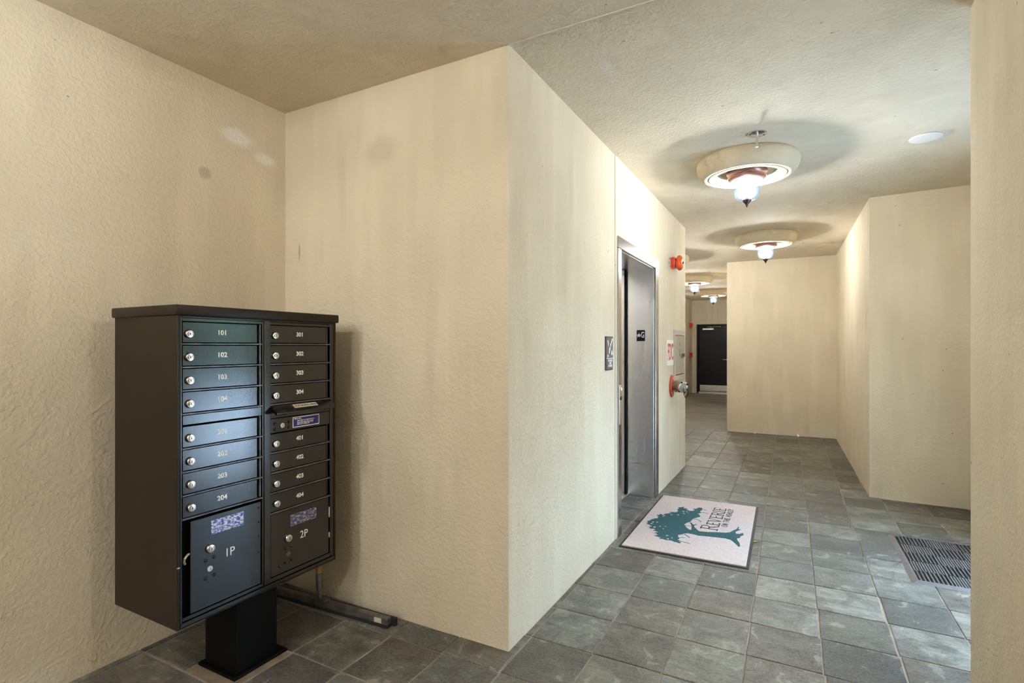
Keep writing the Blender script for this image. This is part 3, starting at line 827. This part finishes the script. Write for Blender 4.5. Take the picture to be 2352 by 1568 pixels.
# front frames
bm = bmesh.new()
def fbar(y0, y1, z0, z1, x0=-0.020, x1=0.0, bev=0.0012): bm_box(bm, FX + x0, FX + x1, y0, y1, z0, z1, bev)
fbar(Y0 + 0.012, Y0 + 0.0185, 0.340, 1.492)
fbar(1.502, 1.509, 0.345, 1.488); fbar(1.510, 1.541, 0.345, 1.492, -0.02, 0.003); fbar(1.878, 1.890, 0.345, 1.492); fbar(1.892, Y1 - 0.012, 0.340, 1.495, -0.02, -0.004)
fbar(Y0 + 0.019, 1.502, 1.4755, 1.4880); fbar(1.541, 1.878, 1.4755, 1.4880)
fbar(Y0 + 0.0125, Y1 - 0.0125, 1.4885, 1.4950, -0.02, -0.002)
fbar(Y0 + 0.019, 1.502, 0.345, 0.358); fbar(1.541, 1.878, 0.345, 0.362)
fbar(Y0 + 0.0125, Y1 - 0.0125, 0.326, 0.340, -0.02, 0.002)
obj('front_frame', bm, 'box_black', mb)
tops_l = [1.4730, 1.3845, 1.2960, 1.2075, 1.0770, 0.9885, 0.9000, 0.8115]
tops_r = [1.4730, 1.3845, 1.2960, 1.2075, 0.9940, 0.9055, 0.8170, 0.7285]
DH = 0.0790
for tl, y0, y1 in ((tops_l, 1.165, 1.502), (tops_r, 1.541, 1.878)):
    for z in tl:
        b_ = bmesh.new(); bm_box(b_, FX - 0.018, FX + 0.0015, y0, y1, z - DH - 0.0072, z - DH - 0.0015, 0.0010)
        obj('divider_bar', b_, 'box_edge', mb)
def make_lock(parent, y, z, r=0.0165, x=FX):
    bm = bmesh.new()
    bm_lathe(bm, [(0.0, 0.0), (r, 0.0), (r, 0.006), (r * 0.86, 0.0095), (r * 0.62, 0.0100), (r * 0.58, 0.0085), (r * 0.50, 0.0085), (r * 0.48, 0.012), (0.0, 0.0125)], 28, frame_to((x, y, z), (1, 0, 0)))
    l = obj('lock', bm, 'nickel', parent, 35)
    return l
def keyslot(parent, y, z, x=FX + 0.0126, s=1.0):
    b = bmesh.new(); bm_box(b, x, x + 0.0004, y - 0.0014 * s, y + 0.0014 * s, z - 0.0045 * s, z + 0.0045 * s); return obj('key_slot', b, 'ink', parent)
def make_door(num, y0, y1, ztop, zh, locky):
    d = box_obj('mailbox_door', 'box_black', mb, FX - 0.016, FX - 0.003, y0, y1, ztop - zh, ztop, 0.0012)
    make_lock(d, locky, ztop - 0.0450, 0.0160, FX - 0.003)
    keyslot(d, locky, ztop - 0.0450, FX + 0.0096)
    text_obj('number', num, 0.0265, facing_x(FX - 0.003, (y0 + y1) / 2, ztop - 0.0385), 'white_print', d, 0.0006, 1.05, 0.0007)
    return d
for i, n in enumerate(('101', '102', '103', '104', '201', '202', '203', '204')):
    make_door(n, 1.1675, 1.480, tops_l[i], DH - 0.001, 1.190 + 0.0012 * i)
for i, n in enumerate(('301', '302', '303', '304', '401', '402', '403', '404')):
    make_door(n, 1.5440, 1.858, tops_r[i], DH - 0.001, 1.5665 + 0.0012 * i)
box_obj('blank_panel', 'box_black', mb, FX - 0.016, FX - 0.002, 1.1675, 1.500, 1.0835, 1.1195, 0.001)
# hinge strips at the right of each column
box_obj('hinge_strip', 'box_edge', mb, FX - 0.018, FX - 0.004, 1.4925, 1.4985, 0.735, 1.474, 0.001)
box_obj('hinge_strip', 'box_black', mb, FX - 0.018, FX - 0.006, 1.8625, 1.8690, 0.655, 1.474, 0.001)
# outgoing mail hood
hd = thing_dummy = None
bm = bmesh.new()
T3 = [(FX - 0.010, 1.127), (FX + 0.046, 1.090), (FX + 0.046, 1.084), (FX + 0.040, 1.080), (FX - 0.010, 1.112)]
lo = [bm.verts.new((x, 1.541, z)) for x, z in T3]; hi = [bm.verts.new((x, 1.878, z)) for x, z in T3]
bm.faces.new(lo); bm.faces.new(hi[::-1])
for i in range(5): bm.faces.new((lo[i], hi[i], hi[(i + 1) % 5], lo[(i + 1) % 5]))
hood = obj('outgoing_hood', bm, 'box_black', mb)
sl = math.atan2(1.127 - 1.090, 0.056)
def T_hood(a, b, c):   # along y, up the slope, outwards
    mx, mz = FX + 0.018, 1.1085
    return (mx - b * math.cos(sl) + c * math.sin(sl), 1.715 + a, mz + b * math.sin(sl) + c * math.cos(sl))
bm = bmesh.new(); bm_flat(bm, [(-0.066, -0.0125), (0.066, -0.0125), (0.066, 0.0125), (-0.066, 0.0125)], 0, 0.0006, T_hood)
lb = obj('hood_label', bm, 'label_cream', hood)
text_obj('lettering', 'OUTGOING MAIL', 0.0165, lambda a, b, c: T_hood(a, b, c + 0.0006), 'ink', lb, 0.0004, 0.95, 0.0003)
# collection panel with blue sticker
cp = box_obj('collection_panel', 'box_black', mb, FX - 0.016, FX - 0.002, 1.5440, 1.876, 0.9985, 1.0610, 0.001)
box_obj('outgoing_slot_plate', 'box_black', mb, FX - 0.016, FX - 0.002, 1.5440, 1.876, 1.0630, 1.1110, 0.001)
bs = box_obj('blue_sticker', 'white_print', cp, FX - 0.002, FX - 0.0013, 1.660, 1.812, 1.008, 1.056)
box_obj('sticker_field', 'blue_label', bs, FX - 0.0013, FX - 0.0009, 1.6635, 1.8085, 1.0115, 1.0525)
bm = bmesh.new()
random.seed(3)
def word_line(y, z, h, total):
    yy = y
    while yy < y + total:
        wl = random.uniform(0.006, 0.020); wl = min(wl, y + total - yy)
        bm_box(bm, FX - 0.0009, FX - 0.0006, yy, yy + wl, z, z + h); yy += wl + 0.003
word_line(1.6780, 1.0445, 0.0045, 0.030)
for z, tt, h in ((1.0360, 0.100, 0.0040), (1.0295, 0.092, 0.0028), (1.0240, 0.092, 0.0028), (1.0185, 0.070, 0.0028)): word_line(1.684, z, h, tt)
bm_flat(bm, [(-0.136 - 0.0 , 0.0), (-0.126, 0.0), (-0.1235, 0.006), (-0.134, 0.006)], 0, 0.0003, lambda a, b, c: (FX - 0.0009 + c, 1.803 + a, 1.0445 + b))
stuff(obj('sticker_print', bm, 'white_print', bs))
def bolts(parent, pts, r=0.0065):
    for y, z in pts:
        bm = bmesh.new()
        bm_lathe(bm, [(0.0, 0.0), (r, 0.0), (r * 0.86, 0.0035), (r * 0.5, 0.0055), (0.0, 0.0062)], 16, frame_to((FX - 0.002, y, z), (1, 0, 0)))
        obj('bolt', bm, 'box_black', parent, 60)
bolts(cp, [(1.5665, 1.038), (1.5665, 1.014), (1.640, 1.038), (1.640, 1.014)])
bm = bmesh.new(); bm_lathe(bm, [(0.0, 0.001), (0.006, 0.001), (0.0065, 0.004), (0.011, 0.004), (0.012, 0.0)], 24, frame_to((FX - 0.002, 1.603, 1.027), (1, 0, 0))); obj('lock_ring', bm, 'nickel', cp, 40)
# parcel doors
p1 = box_obj('parcel_door', 'box_black', mb, FX - 0.014, FX - 0.001, 1.196, 1.4965, 0.362, 0.7135, 0.0015)
st1 = box_obj('worn_sticker', 'worn_label', p1, FX - 0.001, FX - 0.0002, 1.277, 1.415, 0.639, 0.694)
make_lock(p1, 1.272, 0.587, 0.0175, FX - 0.001); keyslot(p1, 1.272, 0.587, FX + 0.0116)
text_obj('number', '1P', 0.048, facing_x(FX - 0.001, 1.354, 0.545), 'white_print', p1, 0.0006, 0.92, 0.0)
bolts(p1, [(1.254, 0.545), (1.287, 0.548), (1.254, 0.474), (1.289, 0.477)], 0.0070)
bolts(p1, [(1.486, 0.690), (1.486, 0.628), (1.486, 0.568), (1.486, 0.500)], 0.0042)
bm = bmesh.new(); bm_lathe(bm, [(0.0, 0.001), (0.006, 0.001), (0.0065, 0.004), (0.011, 0.004), (0.012, 0.0)], 24, frame_to((FX - 0.001, 1.270, 0.509), (1, 0, 0))); obj('lock_ring', bm, 'nickel', p1, 40)
bm = bmesh.new(); bm_tube(bm, [(FX - 0.010, 1.200, 0.592), (FX - 0.006, 1.184, 0.588), (FX - 0.003, 1.173, 0.578), (FX - 0.003, 1.171, 0.566), (FX - 0.003, 1.176, 0.558)], 0.0055, 8); obj('latch_tongue', bm, 'nickel', p1, 40)
p2 = box_obj('parcel_door', 'box_black', mb, FX - 0.014, FX - 0.002, 1.5440, 1.872, 0.365, 0.6405, 0.0015)
box_obj('worn_sticker', 'worn_label_dark', p2, FX - 0.002, FX - 0.0012, 1.648, 1.796, 0.560, 0.612)
make_lock(p2, 1.636, 0.512, 0.0175, FX - 0.002); keyslot(p2, 1.636, 0.512, FX + 0.0106, 1.4)
text_obj('number', '2P', 0.048, facing_x(FX - 0.002, 1.723, 0.504), 'white_print', p2, 0.0006, 0.92, 0.0)
bolts(p2, [(1.622, 0.470), (1.652, 0.472), (1.622, 0.405), (1.654, 0.407), (1.592, 0.398)], 0.0055)
bm = bmesh.new(); bm_lathe(bm, [(0.0, 0.001), (0.006, 0.001), (0.0065, 0.003), (0.010, 0.003), (0.011, 0.0)], 24, frame_to((FX - 0.002, 1.637, 0.440), (1, 0, 0))); obj('lock_ring', bm, 'box_edge', p2, 40)
box_obj('bare_hinge', 'white_print', mb, FX - 0.003, FX - 0.0015, 1.8735, 1.8775, 0.540, 0.590)
box_obj('bare_hinge', 'white_print', mb, FX - 0.003, FX - 0.0015, 1.8735, 1.8775, 0.440, 0.465)
# scuff of bare metal on the left edge
box_obj('scuff', 'nickel', mb, FX - 0.006, FX + 0.0006, 1.1462, 1.156, 0.551, 0.556)
# pedestal
bm = bmesh.new(); bm_box(bm, -2.272, -2.062, 1.400, 1.600, 0.010, 0.3175, 0.003)
obj('pedestal', bm, 'pedestal', mb)
bm = bmesh.new(); bm_box(bm, -2.292, -2.042, 1.380, 1.640, -0.002, 0.010, 0.002)
obj('base_plate', bm, 'pedestal', mb)

# ------------------------------------------------------------------ floor squeegee behind the mailbox
sq = thing('floor_squeegee', 'long dark floor squeegee with wooden handle lying along the wall behind the mailbox', 'squeegee', (-2.2, 2.0, 0))
A, B = Vector((-2.60, 1.975, 0)), Vector((-1.755, 2.012, 0))
dv = (B - A).normalized(); nv = Vector((-dv.y, dv.x, 0))
def sq_bar(name, s0, s1, w0, w1, z0, z1, mat, parent, bev=0.002):
    bm = bmesh.new(); bm_box(bm, s0, s1, w0, w1, z0, z1, bev)
    for v in bm.verts:
        c = v.co.copy(); v.co = A + dv * c.x + nv * c.y + Vector((0, 0, c.z))
    return obj(name, bm, mat, parent)
LB = (B - A).length
bar = sq_bar('blade_holder', 0, LB - 0.012, -0.020, 0.012, 0.014, 0.048, 'zinc', sq)
sq_bar('white_sticker', LB - 0.092, LB - 0.048, -0.0207, -0.0200, 0.019, 0.043, 'label_cream', bar, 0)
sq_bar('rubber_blade', 0.004, LB + 0.012, 0.0122, 0.032, 0.002, 0.040, 'rubber', sq)
sq_bar('rubber_foot', 0.004, LB - 0.010, -0.024, 0.011, 0.001, 0.0138, 'rubber', sq)
sc_ = (Vector((-2.225, 1.99, 0)) - A).dot(dv)
br = sq_bar('bracket', sc_ - 0.060, sc_ + 0.060, -0.024, 0.010, 0.0482, 0.054, 'zinc', sq)
bp = A + dv * sc_ + Vector((0, 0, 0.052)) + nv * -0.004
top = Vector((-2.36, 2.055, 1.22)); hd_ = (top - bp).normalized()
bm = bmesh.new(); bm_lathe(bm, [(0.0, 0.0), (0.010, 0.0), (0.010, 0.015), (0.0165, 0.055), (0.0172, 0.125), (0.0155, 0.126), (0.0, 0.126)], 20, frame_to(bp, hd_)); obj('socket', bm, 'zinc', sq, 40)
bm = bmesh.new(); bm_cyl(bm, bp + hd_ * 0.120, top, 0.0145, 0.0135, 20); obj('handle', bm, 'wood', sq, 40)

# ------------------------------------------------------------------ logo mat in front of the elevator
MC = [(-1.087, 3.569), (-0.266, 3.582), (-0.295, 4.990), (-1.103, 4.980)]
lm = thing('logo_mat', 'pinkish-beige door mat with a teal tree logo in front of the elevator', 'mat', (-0.69, 4.28, 0.0))
bm = bmesh.new()
def inset(q, d):
    c = Vector((sum(p[0] for p in q) / 4, sum(p[1] for p in q) / 4))
    return [(p[0] + d * (1 if c.x > p[0] else -1), p[1] + d * (1 if c.y > p[1] else -1)) for p in q]
def wavy(q, n, a):
    out = []
    for i in range(4):
        p, r_ = Vector(q[i]), Vector(q[(i + 1) % 4])
        for k in range(n):
            t = k / n; out.append((p.lerp(r_, t).x + (random.uniform(-a, a) if k else 0), p.lerp(r_, t).y + (random.uniform(-a, a) if k else 0)))
    return out
bm_prism(bm, wavy(MC, 10, 0.002), 0.001, 0.0055)
obj('rubber_border', bm, 'mat_border', lm)
bm = bmesh.new(); bm_prism(bm, inset(MC, 0.017), 0.0056, 0.0120)
pile = obj('pile', bm, 'mat_pile', lm)
# printed tree: outline measured on the mat
def mp(zx, zy): return on_floor(1440 + zx / 8.4, 1130 + zy / 8.4)
crown = [(375,640),(400,615),(385,595),(440,570),(480,550),(600,525),(600,490),(570,470),(620,465),(650,445),(700,470),(730,445),(810,435),(850,430),(805,408),(960,412),(980,395),(975,355),(1000,345),(985,320),(1050,318),(1110,308),(1090,335),(1180,350),(1150,365),(1200,385),(1270,390),(1310,375),(1265,350),(1340,345),(1370,325),(1450,328),(1460,350),(1440,380),(1415,395),(1440,430),(1370,440),(1400,470),(1420,495),(1370,515),(1290,535),(1270,550),(1240,590),(1205,605),(1150,625),(1110,650),(1130,690),(1160,720),(1200,750)]
crown2 = [(1170,825),(1100,830),(1060,850),(985,855),(1000,895),(1020,920),(985,950),(1010,970),(1045,1020),(960,1005),(890,985),(865,965),(800,960),(740,955),(690,935),(620,930),(650,905),(600,895),(550,880),(510,870),(590,855),(570,830),(510,815),(600,800),(560,785),(490,770),(540,755),(520,735),(450,735),(440,715),(410,705),(480,690),(430,655)]
trunk = [(1240,760),(1245,720),(1248,680),(1230,640),(1205,610),(1250,625),(1285,660),(1330,650),(1360,652),(1300,675),(1295,695),(1330,730),(1390,785),(1560,800),(1760,805),(1900,815),(1990,805),(2050,770),(2120,740),(2145,700),(2165,705),(2150,745),(2205,757),(2130,780),(2090,800),(2110,835),(2180,835),(2240,818),(2255,855),(2190,885),(2180,915),(2120,925),(2130,960),(2175,1020),(2185,1080),(2150,1085),(2090,1020),(2000,950),(1900,925),(1750,905),(1550,885),(1380,870),(1250,835)]
from mathutils.geometry import tessellate_polygon
def TF(x, y, z): return (x, y, 0.0120 + z)
bm = bmesh.new()
def bm_poly(bm, pts, z0, z1):
    tri = tessellate_polygon([[Vector((p[0], p[1], 0)) for p in pts]])
    lo = [bm.verts.new((p[0], p[1], z0)) for p in pts]; hi = [bm.verts.new((p[0], p[1], z1)) for p in pts]
    for t in tri:
        bm.faces.new([hi[i] for i in t]); bm.faces.new([lo[i] for i in reversed(t)])
    for i in range(len(pts)):
        j = (i + 1) % len(pts); bm.faces.new((lo[i], lo[j], hi[j], hi[i]))
rj = random.Random(11)
def jag(pts, amp):
    out = []
    for i, p in enumerate(pts):
        q = pts[(i + 1) % len(pts)]
        out.append(p)
        d = Vector((q[0] - p[0], q[1] - p[1]))
        if d.length > 0.018 and i != len(crown) - 1:
            n_ = Vector((-d.y, d.x)).normalized()
            for k, t in enumerate((0.3, 0.55, 0.8)):
                o_ = rj.uniform(0.2, 1.0) * amp * (1 if k % 2 else -1)
                out.append((p[0] + d.x * t + n_.x * o_, p[1] + d.y * t + n_.y * o_))
    return out
bm_poly(bm, jag([mp(*p) for p in crown + crown2], 0.007), 0.0120, 0.0128)
bm_poly(bm, [mp(*p) for p in [(1120, 780), (1200, 750)] + trunk + [(1170, 825)]], 0.0120, 0.0130)
for pl_ in ([(1280,545),(1340,555),(1400,575),(1430,605)], [(1470,360),(1540,385)], [(1450,415),(1570,440)], [(1105,840),(1160,870),(1210,910)], [(1030,905),(1115,915)], [(1010,970),(1120,1000),(1225,1030)], [(1120,675),(1235,690)]):
    for a, b in zip(pl_[:-1], pl_[1:]): bm_ribbon(bm, mp(*a), mp(*b), 0.008, 0, 0.0008, TF, 0.006)
obj('tree_print', bm, 'mat_teal', pile)
bm = bmesh.new()
for zx, zy in ((505,605),(585,610),(640,690),(745,690),(535,705),(860,465),(985,465),(1090,400),(1155,405),(1100,440),(1185,430),(870,915),(790,935),(770,870),(700,735),(475,635),(700,500),(715,480)):
    c = Vector(mp(zx, zy)); rr = random.uniform(0.006, 0.011)
    bm_flat(bm, [(c.x + rr * random.uniform(.6, 1.2) * math.cos(a * math.pi / 3.5), c.y + 1.3 * rr * random.uniform(.6, 1.2) * math.sin(a * math.pi / 3.5)) for a in range(7)], 0, 0.0011, TF)
stuff(obj('leaf_gaps', bm, 'mat_pile', pile))
# serif lettering drawn as strokes; glyph cell 0..1 high, x in units of height
GL = {'R': (0.62, [((.12,0),(.12,1),2),((.12,.97),(.42,.97),1),((.42,.97),(.55,.86),1),((.55,.86),(.55,.64),2),((.55,.64),(.42,.52),1),((.42,.52),(.12,.52),1),((.32,.52),(.62,.02),2),((0,.02),(.25,.02),1),((0,.98),(.2,.98),1),((.55,.02),(.70,.02),1)]),
      'E': (0.52, [((.12,0),(.12,1),2),((0,.97),(.50,.97),1),((.12,.52),(.42,.52),1),((0,.03),(.52,.03),1),((.50,.97),(.50,.85),1),((.52,.03),(.52,.17),1)]),
      'V': (0.62, [((.04,1),(.30,0),2),((.30,0),(.58,1),1),((-.05,.98),(.16,.98),1),((.48,.98),(.68,.98),1)]),
      'I': (0.28, [((.14,0),(.14,1),2),((0,.98),(.28,.98),1),((0,.02),(.28,.02),1)]),
      'O': (0.66, [((.05,.3),(.05,.7),2),((.05,.7),(.2,.97),1),((.2,.97),(.46,.97),1),((.46,.97),(.6,.7),1),((.6,.7),(.6,.3),2),((.6,.3),(.46,.03),1),((.46,.03),(.2,.03),1),((.2,.03),(.05,.3),1)]),
      'N': (0.64, [((.08,0),(.08,1),1),((.08,1),(.56,0),2),((.56,0),(.56,1),1)]),
      'T': (0.56, [((.28,0),(.28,1),2),((0,.97),(.56,.97),1)]),
      'H': (0.62, [((.08,0),(.08,1),2),((.54,0),(.54,1),2),((.08,.52),(.54,.52),1)]),
      'A': (0.62, [((.02,0),(.31,1),1),((.31,1),(.60,0),2),((.14,.35),(.48,.35),1)]),
      'S': (0.50, [((.46,.82),(.36,.97),1),((.36,.97),(.14,.97),1),((.14,.97),(.04,.80),1),((.04,.80),(.10,.60),2),((.10,.60),(.40,.42),2),((.40,.42),(.47,.22),2),((.47,.22),(.36,.03),1),((.36,.03),(.14,.03),1),((.14,.03),(.03,.18),1)]),
      'L': (0.48, [((.10,0),(.10,1),2),((.0,.03),(.48,.03),1)]),
      'Y': (0.60, [((.02,1),(.30,.50),2),((.58,1),(.30,.50),1),((.30,.50),(.30,0),2)]), ' ': (0.30, [])}
def stroke_text(bm, s, start, end, base_x, heights, sw):
    """writes s along +Y from start to end; letter tops point to -X; baseline at x = base_x"""
    adv = []
    for ch, h in zip(s, heights): adv.append((GL[ch][0] + 0.14) * h)
    k = (end - start) / sum(adv)
    y = start
    for ch, h, a in zip(s, heights, adv):
        for p, q, wt in GL[ch][1]:
            P_ = lambda t: (base_x - t[1] * h, y + t[0] * h * k)
            bm_ribbon(bm, P_(p), P_(q), sw * (1.0 if wt == 2 else 0.62), 0, 0.0009, TF)
        y += a * k
b0 = mp(1870, 770); b1 = mp(1890, 325); t0 = mp(1500, 720); r1 = mp(1810, 640); r1t = mp(1540, 640)
bm = bmesh.new()
bx_ = (mp(1840, 600)[0] + mp(1890, 380)[0]) / 2
hh = abs(mp(1840, 560)[0] - mp(1580, 555)[0])
stroke_text(bm, 'REVERIE', mp(1690, 770)[1], mp(1790, 325)[1], bx_ + 0.0, [hh * 1.28] + [hh] * 6, 0.0125)
b2 = (mp(1945, 690)[0] + mp(2060, 350)[0]) / 2
h2 = abs(mp(1960, 560)[0] - mp(1850, 550)[0])
stroke_text(bm, 'ON THE ASHLEY', mp(1890, 700)[1], mp(2000, 350)[1], b2, [h2] * 13, 0.0085)
obj('lettering', bm, 'mat_ink', pile)

# ------------------------------------------------------------------ ribbed entrance mat
E2 = [(0.592, 3.832), (1.30, 3.832), (1.30, 4.732), (0.580, 4.732)]
rm = thing('ribbed_mat', 'dark ribbed rubber entrance mat with chequered squares near the right wall', 'mat', (0.94, 4.28, 0.0))
bm = bmesh.new(); bm_prism(bm, inset(E2, 0.03), 0.001, 0.004); obj('base', bm, 'mat2_base', rm)
bm = bmesh.new()
o4 = [Vector((p[0], p[1], 0.001)) for p in E2]; i4 = [Vector((p[0], p[1], 0.013)) for p in inset(E2, 0.022)]; j4 = [Vector((p[0], p[1], 0.013)) for p in inset(E2, 0.034)]; k4 = [Vector((p[0], p[1], 0.002)) for p in inset(E2, 0.034)]
rings = [[bm.verts.new(p) for p in r_] for r_ in (o4, i4, j4, k4)]
for a, b in zip(rings[:-1], rings[1:]):
    for i in range(4): bm.faces.new((a[i], a[(i + 1) % 4], b[(i + 1) % 4], b[i]))
obj('bevelled_border', bm, 'mat2_rubber', rm)
bm = bmesh.new()
sx, sy = 0.168, (4.698 - 3.866) / 5
for i in range(4):
    for j in range(5):
        x0 = 0.628 + i * sx; y0 = 3.866 + j * sy
        n_ = 8 if (i + j) % 2 == 0 else 12
        wr = 0.0075 if n_ == 8 else 0.0085
        for k in range(n_):
            xx = x0 + (k + 0.5) * sx / n_
            if xx > 1.260: continue
            bm_box(bm, xx - wr / 2, xx + wr / 2, y0 + 0.002, y0 + sy - 0.002, 0.003, 0.0125 if n_ == 8 else 0.0105)
rb = obj('ribs', bm, 'mat2_rib', rm); rb['kind'] = 'stuff'

# ------------------------------------------------------------------ fallen leaves
def leaf(x, y, ang, L, mat, label):
    bm = bmesh.new()
    prof = [(0, 0), (0.25, 0.16), (0.55, 0.20), (0.85, 0.10), (1.0, 0)]
    top_ = [bm.verts.new((t * L - L / 2, ww * L, 0.003 + 0.003 * math.sin(t * 3))) for t, ww in prof]
    bot = [bm.verts.new((t * L - L / 2, -ww * L, 0.003 + 0.003 * math.sin(t * 3 + 0.5))) for t, ww in prof[1:-1]]
    mid = [bm.verts.new((t * L - L / 2, 0, 0.0015)) for t, ww in prof[1:-1]]
    bm.faces.new((top_[0], mid[0], top_[1])); bm.faces.new((top_[0], bot[0], mid[0]))
    for i in range(2): bm.faces.new((top_[i + 1], mid[i], mid[i + 1], top_[i + 2])); bm.faces.new((mid[i], bot[i], bot[i + 1], mid[i + 1]))
    bm.faces.new((top_[3], mid[2], top_[4])); bm.faces.new((mid[2], bot[2], top_[4]))
    bmesh.ops.solidify(bm, geom=bm.faces[:], thickness=0.0008)
    o = obj('fallen_leaf', bm, mat); o.location = (x, y, 0.0); o.rotation_euler.z = ang
    tag(o, label, 'leaf')
lx, ly = on_floor(1735, 1245)
leaf(lx, ly, 0.6, 0.045, 'leaf', 'tiny yellow-green leaf on the slate beside the logo mat')
lx, ly = on_floor(782, 1383)
leaf(lx, ly, 0.2, 0.045, 'leaf_brown', 'dry orange leaf behind the squeegee handle, by the wall')
lx, ly = on_floor(701, 1365)
leaf(lx, ly, 1.2, 0.03, 'leaf_brown', 'small dry orange leaf behind the squeegee, beside the pedestal')
print('tiles', n_tiles)
